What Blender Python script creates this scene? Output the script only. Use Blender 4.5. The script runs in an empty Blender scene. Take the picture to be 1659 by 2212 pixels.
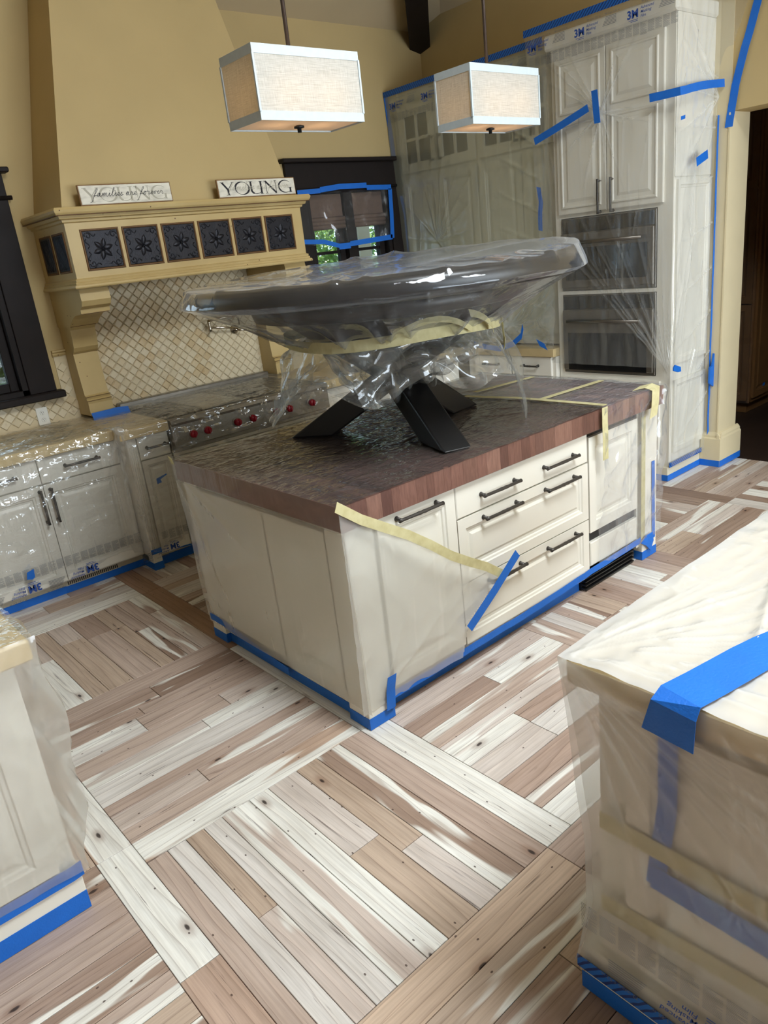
import bpy, math, random
import numpy as np
from mathutils import Vector, Matrix
random.seed(7)
S = bpy.context.scene
COL = S.collection
PI = math.pi

# ------------------------------------------------------------------ camera
cd = bpy.data.cameras.new('camera')
cam = bpy.data.objects.new('camera', cd); COL.objects.link(cam)
RX = Vector((0.7445385820721242, -0.6584519051525615, -0.11001540077185998))
RY = Vector((-0.2994065315991445, -0.1820633034198329, -0.9365941930119086))
RZ = Vector((0.5966724634519354, 0.7302698420096643, -0.3326979549221465))
cm = Matrix((RX, -RY, -RZ)).transposed().to_4x4()
cm.translation = Vector((-1.43099333, -1.98535222, 1.75002343))
cam.matrix_world = cm
cd.sensor_fit = 'VERTICAL'; cd.sensor_height = 36.0
cd.lens = 1607.4678 / 2212 * 36.0
cd.clip_start = 0.02; cd.clip_end = 200
S.camera = cam

# ------------------------------------------------------------------ world, lights, exposure
W = bpy.data.worlds.new('world'); S.world = W; W.use_nodes = True
bg = W.node_tree.nodes['Background']
bg.inputs['Color'].default_value = (0.62, 0.80, 1.0, 1); bg.inputs['Strength'].default_value = 2.2
def area(name, loc, target, sx, sy, power, color):
    l = bpy.data.lights.new(name, 'AREA'); l.shape = 'RECTANGLE'; l.size = sx; l.size_y = sy
    l.energy = power; l.color = color
    o = bpy.data.objects.new(name, l); COL.objects.link(o); o.location = loc
    o.rotation_euler = (Vector(target) - Vector(loc)).to_track_quat('-Z', 'Y').to_euler()
    return o
# the glazed garden doors behind the photographer and an added overhead fill
area('daylight_garden_doors', (1.6, -5.5, 1.35), (1.0, 0.5, 1.0), 4.2, 2.4, 215, (0.86, 0.94, 1.0))
sk = area('overhead_fill', (1.2, -2.2, 4.55), (1.0, -1.1, 0.0), 2.6, 1.6, 290, (0.86, 0.94, 1.0))
sk.data.spread = math.radians(136)                                  # added light with no opening above, narrowed to leave the upper walls dim
sl = bpy.data.lights.new('sun', 'SUN'); sl.energy = 7.0; sl.angle = 0.02; sl.color = (1.0, 0.95, 0.85)
sun = bpy.data.objects.new('sun', sl); COL.objects.link(sun)
sun.rotation_euler = Vector((0.55, 0.2, -1.0)).to_track_quat('-Z', 'Y').to_euler()
S.view_settings.view_transform = 'Standard'
S.view_settings.look = 'None'
S.view_settings.gamma = 1.0
S.view_settings.use_curve_mapping = False
S.view_settings.exposure = 0.26
S.cycles.transparent_max_bounces = 12
S.cycles.max_bounces = 5
S.cycles.diffuse_bounces = 3
S.cycles.glossy_bounces = 3
S.cycles.use_adaptive_sampling = True
S.cycles.adaptive_min_samples = 16
S.cycles.adaptive_threshold = 0.05
S.cycles.caustics_reflective = False
S.cycles.caustics_refractive = False
S.cycles.sample_clamp_indirect = 4.0

# ------------------------------------------------------------------ node helpers
def srgb(r, g, b):
    f = lambda c: c / 12.92 if c <= 0.04045 else ((c + 0.055) / 1.055) ** 2.4
    return (f(r / 255), f(g / 255), f(b / 255), 1)
class NT:
    def __init__(s, name):
        s.m = bpy.data.materials.new(name); s.m.use_nodes = True
        s.t = s.m.node_tree; s.t.nodes.clear()
        s.out = s.t.nodes.new('ShaderNodeOutputMaterial')
    def n(s, typ, ins=None, **props):
        x = s.t.nodes.new('ShaderNode' + typ)
        for k, v in props.items(): setattr(x, k, v)
        for k, v in (ins or {}).items():
            sk = x.inputs[k]
            if isinstance(v, bpy.types.NodeSocket): s.t.links.new(v, sk)
            else: sk.default_value = v
        return x
    def math(s, op, a, b=0.0, clamp=False):
        return s.n('Math', {0: a, 1: b}, operation=op, use_clamp=clamp).outputs[0]
    def vmath(s, op, a, b):
        return s.n('VectorMath', {0: a, 1: b}, operation=op).outputs[0]
    def mix(s, f, a, b, blend='MIX'):
        x = s.t.nodes.new('ShaderNodeMix'); x.data_type = 'RGBA'; x.blend_type = blend; x.clamp_factor = True
        for k, v in ((0, f), (6, a), (7, b)):
            if isinstance(v, bpy.types.NodeSocket): s.t.links.new(v, x.inputs[k])
            else: x.inputs[k].default_value = v
        return x.outputs[2]
    def ramp(s, f, stops, interp='LINEAR'):
        x = s.n('ValToRGB', {0: f}); r = x.color_ramp; r.interpolation = interp
        while len(r.elements) < len(stops): r.elements.new(0.5)
        for e, (p, c) in zip(r.elements, stops):
            e.position = p; e.color = c if len(c) == 4 else (*c, 1)
        return x.outputs[0]
    def smooth(s, f, lo, hi):
        return s.n('MapRange', {0: f, 1: lo, 2: hi, 3: 0.0, 4: 1.0}, interpolation_type='SMOOTHSTEP').outputs[0]
    def coord(s, kind='Object', scale=(1, 1, 1), rot=(0, 0, 0)):
        c = s.n('TexCoord').outputs[kind]
        return s.n('Mapping', {'Vector': c, 'Scale': scale, 'Rotation': rot}).outputs[0]
    def noise(s, v, scale=5, detail=3, rough=0.5, dist=0.0):
        return s.n('TexNoise', {'Vector': v, 'Scale': scale, 'Detail': detail, 'Roughness': rough, 'Distortion': dist}).outputs[0]
    def bump(s, h, strength=0.3, dist=0.01):
        return s.n('Bump', {'Height': h, 'Strength': strength, 'Distance': dist}).outputs[0]
    def principled(s, color, rough=0.5, metal=0.0, spec=0.5, normal=None, **kw):
        ins = {'Base Color': color, 'Roughness': rough, 'Metallic': metal, 'Specular IOR Level': spec}
        if normal is not None: ins['Normal'] = normal
        ins.update(kw)
        p = s.n('BsdfPrincipled', ins)
        s.t.links.new(p.outputs[0], s.out.inputs[0]); return s.m
    def finish(s, sock):
        s.t.links.new(sock, s.out.inputs[0]); return s.m

def plain(name, col, rough=0.5, metal=0.0, spec=0.5, var=0.06, scale=6.0, bump=0.0, bscale=60):
    t = NT(name); c = t.coord()
    n = t.noise(c, scale, 4)
    k = t.ramp(n, [(0.25, (1 - var,) * 3), (0.75, (1 + var,) * 3)])
    b = t.bump(t.noise(c, bscale, 3), bump, 0.004) if bump else None
    return t.principled(t.mix(1.0, col, k, 'MULTIPLY'), rough, metal, spec, b)

# ------------------------------------------------------------------ materials
M = {}
M['cream'] = plain('cabinet_cream_paint', srgb(231, 226, 213), 0.38, var=0.025, scale=3)
M['wall'] = plain('gold_plaster', srgb(192, 168, 118), 0.75, var=0.06, scale=2.2, bump=0.08, bscale=25)
M['ceil'] = plain('ceiling_plaster', srgb(200, 182, 148), 0.8, var=0.04, scale=2)
M['jamb'] = plain('pale_plaster', srgb(214, 198, 160), 0.75, var=0.03)
M['counter'] = plain('sand_stone_counter', srgb(206, 182, 134), 0.35, var=0.05, scale=14)
M['bluetape'] = plain('blue_painter_tape', srgb(16, 104, 200), 0.55, var=0.07, scale=14, bump=0.25, bscale=160)
M['darkwood'] = plain('espresso_wood', srgb(28, 21, 19), 0.6, spec=0.25, var=0.18, scale=9)
M['blackwood'] = plain('black_stained_wood', srgb(20, 18, 17), 0.36, var=0.2, scale=12)
M['iron'] = plain('dark_bronze_pull', srgb(74, 70, 66), 0.42, metal=0.6, var=0.15, scale=40, bump=0.5, bscale=120)
M['steel'] = plain('brushed_steel', srgb(142, 138, 131), 0.33, metal=0.85, var=0.05, scale=20)
M['ovensteel'] = plain('dark_brushed_steel', srgb(118, 112, 104), 0.35, metal=0.8, var=0.05, scale=20)
M['nickel'] = plain('polished_nickel', srgb(186, 178, 164), 0.18, metal=1.0, var=0.04)
M['ovenglass'] = plain('black_oven_glass', srgb(20, 21, 23), 0.08, var=0.1)
M['castiron'] = plain('cast_iron', srgb(38, 37, 36), 0.5, var=0.1)
M['redknob'] = plain('red_enamel', srgb(150, 14, 36), 0.25, var=0.03)
M['outlet'] = plain('white_plastic', srgb(232, 230, 220), 0.35, var=0.01)
M['black'] = plain('black_plastic', srgb(16, 16, 16), 0.45, var=0.05)
M['grout'] = plain('tile_grout', srgb(214, 198, 164), 0.85, var=0.05, scale=30)
M['groove'] = plain('dark_floor_joint', srgb(52, 42, 36), 0.9, var=0.1)
M['shadebrown'] = plain('brown_woven_shade', srgb(104, 84, 72), 0.85, var=0.12, scale=50)
M['pipe'] = plain('bronze_rod', srgb(78, 66, 60), 0.4, metal=0.6, var=0.05)
M['white_ext'] = plain('white_exterior_paint', srgb(235, 238, 240), 0.6, var=0.02)
M['ground'] = plain('garden_soil', srgb(88, 92, 60), 0.95, var=0.2)
M['bark'] = plain('bark', srgb(86, 70, 54), 0.9, var=0.2)
M['inkblue'] = plain('blue_print_ink', srgb(36, 76, 158), 0.5, var=0.03)
M['inkgrey'] = plain('grey_print_ink', srgb(104, 108, 116), 0.6, var=0.03)
M['inkblack'] = plain('black_lettering', srgb(22, 20, 28), 0.6, var=0.05)
M['inkfaint'] = plain('faded_lettering', srgb(176, 170, 152), 0.6, var=0.05)
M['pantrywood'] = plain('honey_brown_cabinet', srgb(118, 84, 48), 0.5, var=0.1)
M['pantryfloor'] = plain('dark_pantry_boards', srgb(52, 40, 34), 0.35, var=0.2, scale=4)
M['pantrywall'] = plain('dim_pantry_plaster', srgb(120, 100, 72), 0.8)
M['offwhite'] = plain('taupe_plaster', srgb(164, 154, 140), 0.8, var=0.02)
M['paper'] = plain('toekick_paint', srgb(214, 206, 184), 0.5, var=0.03)

def m_hoodpaint():
    t = NT('antique_glazed_yellow_paint'); c = t.coord()
    n = t.noise(c, 3.0, 4)
    base = t.ramp(n, [(0.3, srgb(186, 160, 106)), (0.7, srgb(202, 178, 124))])
    sp = t.n('TexVoronoi', {'Vector': c, 'Scale': 22.0}).outputs['Distance']
    n2 = t.noise(c, 9.0, 2)
    speck = t.math('MULTIPLY', t.math('LESS_THAN', sp, 0.085), t.math('GREATER_THAN', n2, 0.56))
    return t.principled(t.mix(speck, base, srgb(92, 62, 32)), 0.42)
M['hood'] = m_hoodpaint()
M['glaze'] = plain('brown_antique_glaze', srgb(104, 72, 36), 0.6, var=0.2, scale=30)

def m_tin():
    t = NT('pressed_dark_metal'); c = t.coord()
    b = t.bump(t.noise(c, 38, 3, 0.55, 2.0), 0.35, 0.004)
    return t.principled(srgb(38, 38, 44), 0.40, 0.55, 0.5, b)
M['tin'] = m_tin()

def m_tile():
    t = NT('handmade_cream_tile'); oi = t.n('ObjectInfo')
    c = t.vmath('ADD', t.n('TexCoord').outputs['Object'], t.vmath('SCALE', t.n('CombineXYZ', {0: oi.outputs['Random'], 1: oi.outputs['Random'], 2: 0.3}).outputs[0], (0, 0, 0)))
    off = t.n('CombineXYZ', {0: t.math('MULTIPLY', oi.outputs['Random'], 31.0), 1: t.math('MULTIPLY', oi.outputs['Random'], 17.0), 2: 0.0}).outputs[0]
    c = t.vmath('ADD', t.n('TexCoord').outputs['Object'], off)
    n = t.noise(c, 26, 4, 0.6)
    tone = t.ramp(oi.outputs['Random'], [(0.0, srgb(216, 200, 166)), (0.45, srgb(226, 212, 182)), (0.8, srgb(214, 194, 156)), (1.0, srgb(206, 182, 140))])
    st = t.smooth(n, 0.56, 0.72)
    return t.principled(t.mix(t.math('MULTIPLY', st, 0.45), tone, srgb(172, 140, 96)), 0.3, 0, 0.5, t.bump(n, 0.25, 0.003))
M['tile'] = m_tile()

def m_plank():
    t = NT('hickory_plank'); oi = t.n('ObjectInfo'); rnd = oi.outputs['Random']
    off = t.n('CombineXYZ', {0: t.math('MULTIPLY', rnd, 53.0), 1: t.math('MULTIPLY', rnd, 29.0), 2: t.math('MULTIPLY', rnd, 11.0)}).outputs[0]
    co = t.vmath('ADD', t.n('TexCoord').outputs['Object'], off)
    sc = lambda v: t.vmath('MULTIPLY', co, v)
    heart = oi.outputs['Color']
    # pale sapwood along one side of the board, with a wandering edge
    n1 = t.noise(sc((0.9, 8.0, 1)), 1.6, 2, 0.45, 0.4)
    lo = t.math('SUBTRACT', 0.86, t.math('MULTIPLY', oi.outputs['Alpha'], 0.72))
    mask = t.n('MapRange', {0: n1, 1: lo, 2: t.math('ADD', lo, 0.06), 3: 0.0, 4: 1.0}, interpolation_type='SMOOTHSTEP').outputs[0]
    base = t.mix(mask, heart, srgb(234, 232, 224))
    # growth rings drawn out along the board (cathedral figure)
    w = t.n('TexWave', {'Vector': sc((0.30, 2.0, 1)), 'Scale': 4.2, 'Distortion': 12.0, 'Detail': 2.0, 'Detail Scale': 0.7, 'Detail Roughness': 0.5}, wave_type='BANDS', bands_direction='Y', wave_profile='SAW').outputs[1]
    rings = t.ramp(w, [(0.0, (0.66, 0.62, 0.60)), (0.10, (0.93, 0.92, 0.91)), (0.35, (1.0, 1.0, 1.0)), (1.0, (1.03, 1.02, 1.0))])
    fib = t.noise(sc((4.0, 150.0, 1)), 1.0, 3, 0.6)
    fibc = t.ramp(fib, [(0.28, (0.84, 0.83, 0.82)), (0.62, (1.04, 1.04, 1.04))])
    blot = t.noise(sc((1.0, 5.0, 1)), 2.2, 4, 0.6)
    bl = t.ramp(blot, [(0.3, (0.74, 0.70, 0.67)), (0.6, (1.03, 1.02, 1.02))])
    c = t.mix(1.0, base, rings, 'MULTIPLY'); c = t.mix(1.0, c, fibc, 'MULTIPLY'); c = t.mix(0.75, c, bl, 'MULTIPLY')
    # dark mineral streaks and knots
    stn = t.noise(sc((1.3, 34.0, 1)), 1.5, 4, 0.65, 0.6)
    streak = t.smooth(stn, 0.62, 0.72)
    c = t.mix(t.math('MULTIPLY', streak, 0.75), c, srgb(72, 54, 48))
    vor = t.n('TexVoronoi', {'Vector': sc((1.5, 3.6, 1)), 'Scale': 1.7, 'Randomness': 1.0}, voronoi_dimensions='2D')
    on = t.math('GREATER_THAN', t.n('SeparateColor', {0: vor.outputs['Color']}).outputs[0], 0.56)
    dd = t.math('ADD', vor.outputs['Distance'], t.math('MULTIPLY', t.noise(co, 40, 2), 0.03))
    halo = t.math('MULTIPLY', t.math('SUBTRACT', 1.0, t.smooth(dd, 0.05, 0.17)), on)
    knot = t.math('MULTIPLY', t.math('SUBTRACT', 1.0, t.smooth(dd, 0.036, 0.062)), on)
    c = t.mix(t.math('MULTIPLY', halo, 0.45), c, srgb(128, 92, 70))
    c = t.mix(t.math('MULTIPLY', knot, 0.92), c, srgb(44, 32, 28))
    pin = t.n('TexVoronoi', {'Vector': sc((6.0, 9.0, 1)), 'Scale': 2.2}, voronoi_dimensions='2D')
    pk = t.math('MULTIPLY', t.math('LESS_THAN', pin.outputs['Distance'], 0.055), t.math('GREATER_THAN', t.n('SeparateColor', {0: pin.outputs['Color']}).outputs[1], 0.9))
    c = t.mix(t.math('MULTIPLY', pk, 0.85), c, srgb(70, 52, 44))
    return t.principled(c, 0.52, 0, 0.35)
M['plank'] = m_plank()

def m_walnut():
    t = NT('walnut_butcher_block'); oi = t.n('ObjectInfo')
    off = t.n('CombineXYZ', {0: t.math('MULTIPLY', oi.outputs['Random'], 13.0), 1: 0.0, 2: 0.0}).outputs[0]
    co = t.vmath('ADD', t.n('TexCoord').outputs['Object'], off)
    n = t.noise(t.vmath('MULTIPLY', co, (60, 4, 9)), 1.6, 4, 0.6, 0.6)
    tone = t.ramp(oi.outputs['Random'], [(0.0, srgb(96, 66, 58)), (0.35, srgb(128, 92, 80)), (0.6, srgb(106, 74, 64)), (0.85, srgb(142, 106, 92)), (1.0, srgb(88, 60, 54))])
    k = t.ramp(n, [(0.3, (0.72, 0.68, 0.66)), (0.7, (1.08, 1.06, 1.05))])
    return t.principled(t.mix(1.0, tone, k, 'MULTIPLY'), 0.42, 0, 0.4)
M['walnut'] = m_walnut()

def m_linen():
    t = NT('linen_shade'); c = t.coord()
    a = t.noise(t.vmath('MULTIPLY', c, (14, 14, 420)), 1.5, 2); b = t.noise(t.vmath('MULTIPLY', c, (420, 420, 14)), 1.5, 2)
    k = t.math('MULTIPLY', t.math('ADD', a, b), 0.5)
    col = t.ramp(k, [(0.36, srgb(176, 174, 166)), (0.62, srgb(208, 208, 203))])
    d = t.n('BsdfDiffuse', {'Color': col}); tr = t.n('BsdfTranslucent', {'Color': t.mix(1.0, col, srgb(255, 226, 176), 'MULTIPLY')})
    return t.finish(t.n('MixShader', {0: 0.26, 1: d.outputs[0], 2: tr.outputs[0]}).outputs[0])
M['linen'] = m_linen()
M['shadeband'] = plain('grey_linen_band', srgb(188, 198, 202), 0.8, var=0.04, scale=60)
def m_diff():
    t = NT('frosted_diffuser')
    d = t.n('BsdfDiffuse', {'Color': srgb(244, 238, 232)}); tr = t.n('BsdfTranslucent', {'Color': srgb(255, 238, 220)})
    return t.finish(t.n('MixShader', {0: 0.6, 1: d.outputs[0], 2: tr.outputs[0]}).outputs[0])
M['diffuser'] = m_diff()
def m_emit(name, col, s):
    t = NT(name); return t.finish(t.n('Emission', {0: col, 1: s}).outputs[0])
M['bulb'] = m_emit('warm_bulb', (1.0, 0.78, 0.52, 1), 1.2)

def m_film(name, haze=0.15, tint=(0.93, 0.94, 0.92, 1), rough=0.10, spec=0.05, graze=0.55, stretch=(1, 1, 1), bump=0.5, scale=9.0, streak=0.25, trans=(0.97, 0.975, 0.975, 1), gz=3.0, gp=3.0, pleat=0.42, srot=(0, 0.35, 0.3), ssc=(34, 34, 2.2)):
    """clear masking film: see-through, a little milky, glossy, with long tension streaks"""
    t = NT(name); c = t.coord('Object', stretch)
    n1 = t.noise(c, scale, 2, 0.6, 0.8)
    n2 = t.noise(c, scale * 4.3, 1, 0.5, 0.0)
    cs = t.coord('Object', ssc, srot)
    n3 = t.noise(cs, 1.0, 2, 0.55)
    h = t.math('ADD', t.math('ADD', n1, t.math('MULTIPLY', n2, 0.14)), t.math('MULTIPLY', n3, 0.22))
    nb = t.bump(h, bump, 0.03)
    mask = t.smooth(t.noise(c, scale * 0.35, 1), 0.44, 0.66)
    st = t.math('MULTIPLY', t.math('MULTIPLY', t.smooth(n3, 0.60, 0.78), mask), streak)
    lw0 = t.n('LayerWeight', {'Blend': 0.5}).outputs['Facing']
    hz = t.math('MULTIPLY', t.math('ADD', 1.0, t.math('MULTIPLY', t.math('POWER', lw0, gp), gz)), haze)   # seen edge-on the sheet looks milkier
    pl = t.n('Attribute', attribute_name='pleat').outputs['Fac']                                            # doubled film in a pleat
    fac = t.math('ADD', t.math('ADD', st, hz), t.math('MULTIPLY', pl, pleat), True)
    tr = t.n('BsdfTransparent', {0: trans})
    df = t.n('BsdfDiffuse', {0: tint, 'Normal': nb}); tl = t.n('BsdfTranslucent', {0: tint, 'Normal': nb})
    milk = t.n('MixShader', {0: 0.45, 1: df.outputs[0], 2: tl.outputs[0]})
    body = t.n('MixShader', {0: fac, 1: tr.outputs[0], 2: milk.outputs[0]})
    lw = t.n('LayerWeight', {'Blend': 0.5, 'Normal': nb}).outputs['Facing']
    g = t.math('ADD', spec, t.math('MULTIPLY', t.math('POWER', lw, 3.5), graze), True)
    gl = t.n('BsdfGlossy', {0: (1, 1, 1, 1), 'Roughness': rough, 'Normal': nb})
    return t.finish(t.n('MixShader', {0: g, 1: body.outputs[0], 2: gl.outputs[0]}).outputs[0])
M['film_counter'] = m_film('film_over_counter', 0.06, stretch=(1.0, 2.4, 1.2), scale=6, streak=0.40, bump=0.8, spec=0.11, srot=(0.9, 0.35, 0), ssc=(30, 30, 2))
M['film_tower'] = m_film('film_over_tall_cabinet', 0.12, stretch=(1.2, 1.6, 0.7), scale=3, streak=0.30, bump=0.22, rough=0.14, srot=(0.28, 0.15, 0), ssc=(26, 26, 1.2), gz=1.2)
M['film_hutch'] = m_film('film_over_hutch', 0.42, tint=(0.66, 0.67, 0.55, 1), stretch=(1, 1.3, 0.6), scale=2.5, streak=0.10, bump=0.15, rough=0.2, trans=(0.93, 0.94, 0.9, 1), srot=(0.3, 0, 0), ssc=(22, 22, 1.2), gz=0.8)
M['film_island'] = m_film('film_over_island_sides', 0.28, tint=(0.90, 0.88, 0.79, 1), scale=2.2, streak=0.05, bump=0.10, rough=0.2, spec=0.03, srot=(0.6, 0.5, 0), ssc=(16, 16, 1.2), gz=0.6)
M['film_island_clear'] = m_film('film_over_island_edge', 0.08, tint=(0.80, 0.76, 0.72, 1), scale=3.5, streak=0.10, bump=0.25, rough=0.15, spec=0.04, gz=0.5)
M['film_top'] = m_film('film_over_worktop', 0.05, tint=(0.55, 0.53, 0.5, 1), stretch=(1.0, 4.0, 1), scale=5, streak=0.12, bump=0.45, rough=0.10, spec=0.05, graze=0.75, trans=(0.62, 0.62, 0.64, 1), srot=(0, 1.57, 0.25), ssc=(26, 26, 2))
M['film_top2'] = m_film('film_over_worktop_end', 0.08, tint=(0.70, 0.75, 0.86, 1), stretch=(1.0, 2.5, 1), scale=6, streak=0.3, bump=0.5, rough=0.14, spec=0.06, graze=0.8, gz=6.0, srot=(0, 1.57, 0.25), ssc=(26, 26, 2))  # blue milky tint puts the sky's reflection into the film colour
M['film_table'] = m_film('film_over_table', 0.028, tint=(0.78, 0.83, 0.92, 1), scale=3.0, streak=0.16, bump=0.22, rough=0.07, spec=0.035, graze=0.75, gz=34.0, gp=8.0, pleat=0.3, srot=(0.4, 0.4, 0), ssc=(18, 18, 2))  # bluish edge-on haze paints a bright reflection into the sheet
M['film_bag'] = m_film('film_bag_under_table', 0.16, tint=(0.58, 0.59, 0.60, 1), scale=3.0, streak=0.35, bump=0.30, rough=0.08, spec=0.05, graze=0.5, gz=1.0, srot=(0.7, 0.6, 0), ssc=(20, 20, 2.5))
M['film_loose'] = m_film('loose_film_skirt', 0.20, tint=(0.70, 0.72, 0.68, 1), scale=3.0, streak=0.45, bump=0.45, rough=0.06, spec=0.07, graze=0.6, gz=1.0, srot=(0.3, 0.4, 0), ssc=(22, 22, 3))
M['film_near'] = m_film('film_over_near_cabinet', 0.31, tint=(0.82, 0.80, 0.74, 1), stretch=(1, 1.2, 1), scale=2.4, streak=0.10, bump=0.12, rough=0.13, spec=0.05, srot=(-0.55, 0, 0), ssc=(18, 18, 1.1), gz=0.7)
M['film_neartop'] = m_film('film_over_near_worktop', 0.76, tint=(0.93, 0.93, 0.91, 1), stretch=(0.6, 2.2, 1), scale=3, streak=0.25, bump=0.14, rough=0.14, spec=0.14, graze=0.9, srot=(0, 1.57, 0.35), ssc=(20, 20, 1.5), gz=0.8)
M['film_islandfront'] = m_film('film_over_island_corner', 0.46, tint=(0.90, 0.89, 0.84, 1), scale=2.2, streak=0.08, bump=0.12, rough=0.2, spec=0.03, srot=(0, 0.7, 0), ssc=(16, 16, 1.2), gz=0.4)
M['film_window'] = m_film('film_over_window', 0.04, tint=(0.7, 0.75, 0.85, 1), scale=4, streak=0.25, bump=0.35, rough=0.08, spec=0.05, srot=(0, 0.6, 0), ssc=(20, 20, 2))
def m_mask(name, alpha):
    t = NT(name); c = t.coord()
    n = t.noise(c, 30, 3); col = t.ramp(n, [(0.3, srgb(216, 206, 156)), (0.7, srgb(232, 224, 180))])
    d = t.n('BsdfDiffuse', {0: col}); tl = t.n('BsdfTranslucent', {0: col})
    p = t.n('MixShader', {0: 0.3, 1: d.outputs[0], 2: tl.outputs[0]})
    tr = t.n('BsdfTransparent', {0: (1, 1, 1, 1)})
    return t.finish(t.n('MixShader', {0: alpha, 1: tr.outputs[0], 2: p.outputs[0]}).outputs[0])
M['masktape'] = m_mask('cream_masking_tape', 0.97)
def m_printtape():
    t = NT('printed_blue_tape'); c = t.coord()
    ck = t.n('TexBrick', {'Vector': t.vmath('MULTIPLY', c, (1, 1, 1)), 'Scale': 14.0, 'Color1': (0, 0, 0, 1), 'Color2': (1, 1, 1, 1), 'Mortar': (1, 1, 1, 1)})
    w = t.n('TexWave', {'Vector': c, 'Scale': 26.0, 'Distortion': 1.5, 'Detail': 1.0}, bands_direction='DIAGONAL').outputs[1]
    return t.principled(t.mix(t.smooth(w, 0.62, 0.72), srgb(20, 102, 190), srgb(8, 44, 108)), 0.5)
M['printtape'] = m_printtape()
def m_glass(name):
    t = NT(name); tr = t.n('BsdfTransparent', {0: (0.93, 0.96, 0.95, 1)}); g = t.n('BsdfGlossy', {'Roughness': 0.02})
    lw = t.n('LayerWeight', {'Blend': 0.5}).outputs['Facing']
    f = t.math('ADD', 0.05, t.math('MULTIPLY', t.math('POWER', lw, 4.0), 0.7), True)
    return t.finish(t.n('MixShader', {0: f, 1: tr.outputs[0], 2: g.outputs[0]}).outputs[0])
M['glass'] = m_glass('window_glass')
def m_leaf():
    t = NT('sunlit_leaf'); oi = t.n('ObjectInfo'); n = t.noise(t.coord('Object'), 3.5, 2)
    col = t.ramp(n, [(0.3, srgb(58, 96, 44)), (0.5, srgb(106, 146, 66)), (0.7, srgb(176, 200, 96))])
    d = t.n('BsdfDiffuse', {0: col}); tl = t.n('BsdfTranslucent', {0: col}); g = t.n('BsdfGlossy', {'Roughness': 0.35})
    m1 = t.n('MixShader', {0: 0.45, 1: d.outputs[0], 2: tl.outputs[0]})
    return t.finish(t.n('MixShader', {0: 0.06, 1: m1.outputs[0], 2: g.outputs[0]}).outputs[0])
M['leaf'] = m_leaf()
def m_signboard():
    t = NT('whitewashed_board'); c = t.coord()
    n = t.noise(t.vmath('MULTIPLY', c, (3, 3, 9)), 4, 4)
    return t.principled(t.ramp(n, [(0.25, srgb(190, 184, 170)), (0.55, srgb(226, 220, 204)), (0.8, srgb(234, 228, 212))]), 0.6)
M['board'] = m_signboard()
M['boardedge'] = plain('brown_board_edge', srgb(126, 92, 54), 0.6, var=0.2, scale=20)

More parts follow.
